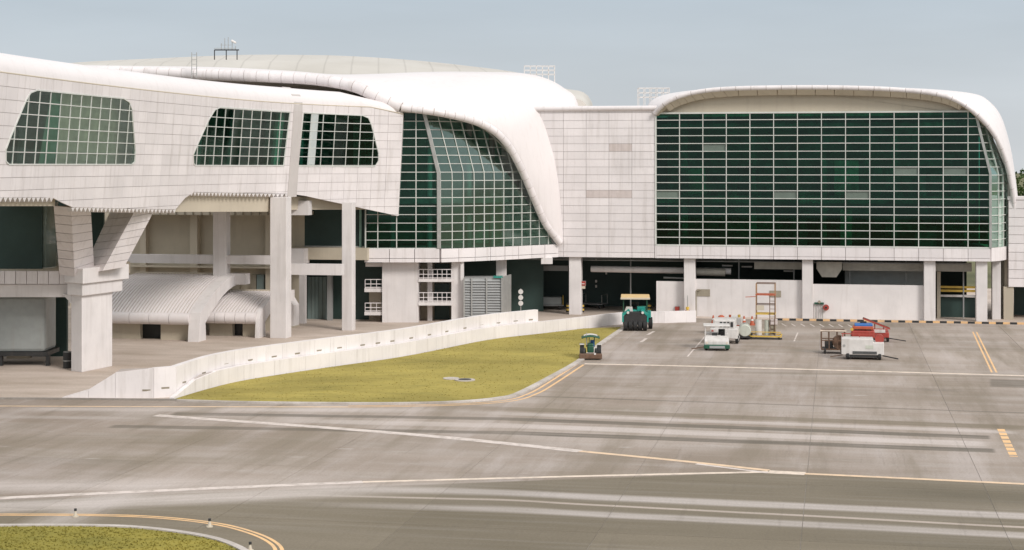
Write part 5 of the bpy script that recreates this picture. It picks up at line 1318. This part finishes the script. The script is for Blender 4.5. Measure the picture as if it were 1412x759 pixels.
# ------------------------------------------------------------------ things standing in the dark bays
random.seed(21)
def dolly(lab, x, y, rz, col, load):
    p = fa.M @ Vector((x, y, 0)); T = Thing('luggage_dolly', lab, 'dolly', Fr(p.x, p.y, -11+rz)); T.part('deck', MB().box(-1.2,1.2,0,1.5,.38,.48), M['grey_metal'], bevel=.02)
    for sx in (-1.15, 1.15): T.part('end_rail', MB().bar((sx,.05,.45),(sx,.05,1.35),.05).bar((sx,1.45,.45),(sx,1.45,1.35),.05).bar((sx,.05,1.35),(sx,1.45,1.35),.05), M[col])
    for sx in (-.85, .85):
        for sy in (.15, 1.3): wheel(T, sx, sy, .19, .12, 'grey_metal')
    if load: T.part('load_cover', MB().box(-1.0,1.0,.1,1.4,.48,1.25), M[load], bevel=.08)
dolly('luggage dolly with a grey cover in the dark bay left of the green roller', -24.5, 5.0, 10, 'yellow', 'veh_grey')
dolly('empty luggage dolly deep in the dark bay behind the striped column guards', -21.0, 7.5, -15, 'steel', None)
dolly('luggage dolly with a teal cover in the dark bay nearest the louvre enclosure', -28.0, 7.0, 5, 'steel', 'container')
for k in range(4):
    H.part('cable_tray', MB().box(sL-14, sR-2, 2.0+k*2.6, 2.25+k*2.6, ZF-.42, ZF-.34), M['grey_metal'])
for k in range(9):
    x = sL-13+k*5.1; H.part('downpipe', MB().tube([(x,3.4,0),(x,3.4,ZF)], .07, 8), M['grey_metal'])

# ------------------------------------------------------------------ trees beyond the annex
def tree(label, x, y, h, r, seed):
    random.seed(seed); T = Thing('tree', label, 'tree', Fr(x, y), 'trees beyond the annex')
    m_ = MB().tube([(0,0,0),(.1,.1,h*.3),(0,.2,h*.6)], .35, 8, rf=lambda t: .42-.25*t)
    for k in range(6):
        a = k*1.05; m_.tube([(0,0,h*(.3+.04*k)), (math.cos(a)*r*.6, math.sin(a)*r*.6, h*(.6+.05*k))], .12, 6, rf=lambda t: .13-.08*t)
    T.part('trunk', m_, M['bark']); c = MB()
    cl = [(random.gauss(0,.42)*r, random.gauss(0,.42)*r, h*(.45+.5*random.random()), random.uniform(.18,.38)*r) for _ in range(26)]
    for (cx, cy, cz, cr) in cl:
        for _ in range(150):
            d = Vector((random.gauss(0,1), random.gauss(0,1), random.gauss(0,.8))).normalized()*cr*random.uniform(.55,1.05); p = Vector((cx,cy,cz))+d; s_ = random.uniform(.12,.26)
            a = Vector((random.gauss(0,1),random.gauss(0,1),random.gauss(0,1))).normalized(); b_ = a.cross(Vector((random.random(),random.random(),random.random()))).normalized()
            c.add([p-a*s_, p+b_*s_*.6, p+a*s_, p-b_*s_*.6], [(0,1,2,3)])
    T.part('crown', c, M['leaf'])
tree('dark green tree peeking over the annex at the right edge', 61.5, 197, 14.0, 3.8, 5)
tree('leafy green tree farther right beyond the annex', 68, 204, 13.2, 4.5, 6)
tree('low green tree beyond the annex outside the right edge', 76, 196, 12.6, 4.5, 8)
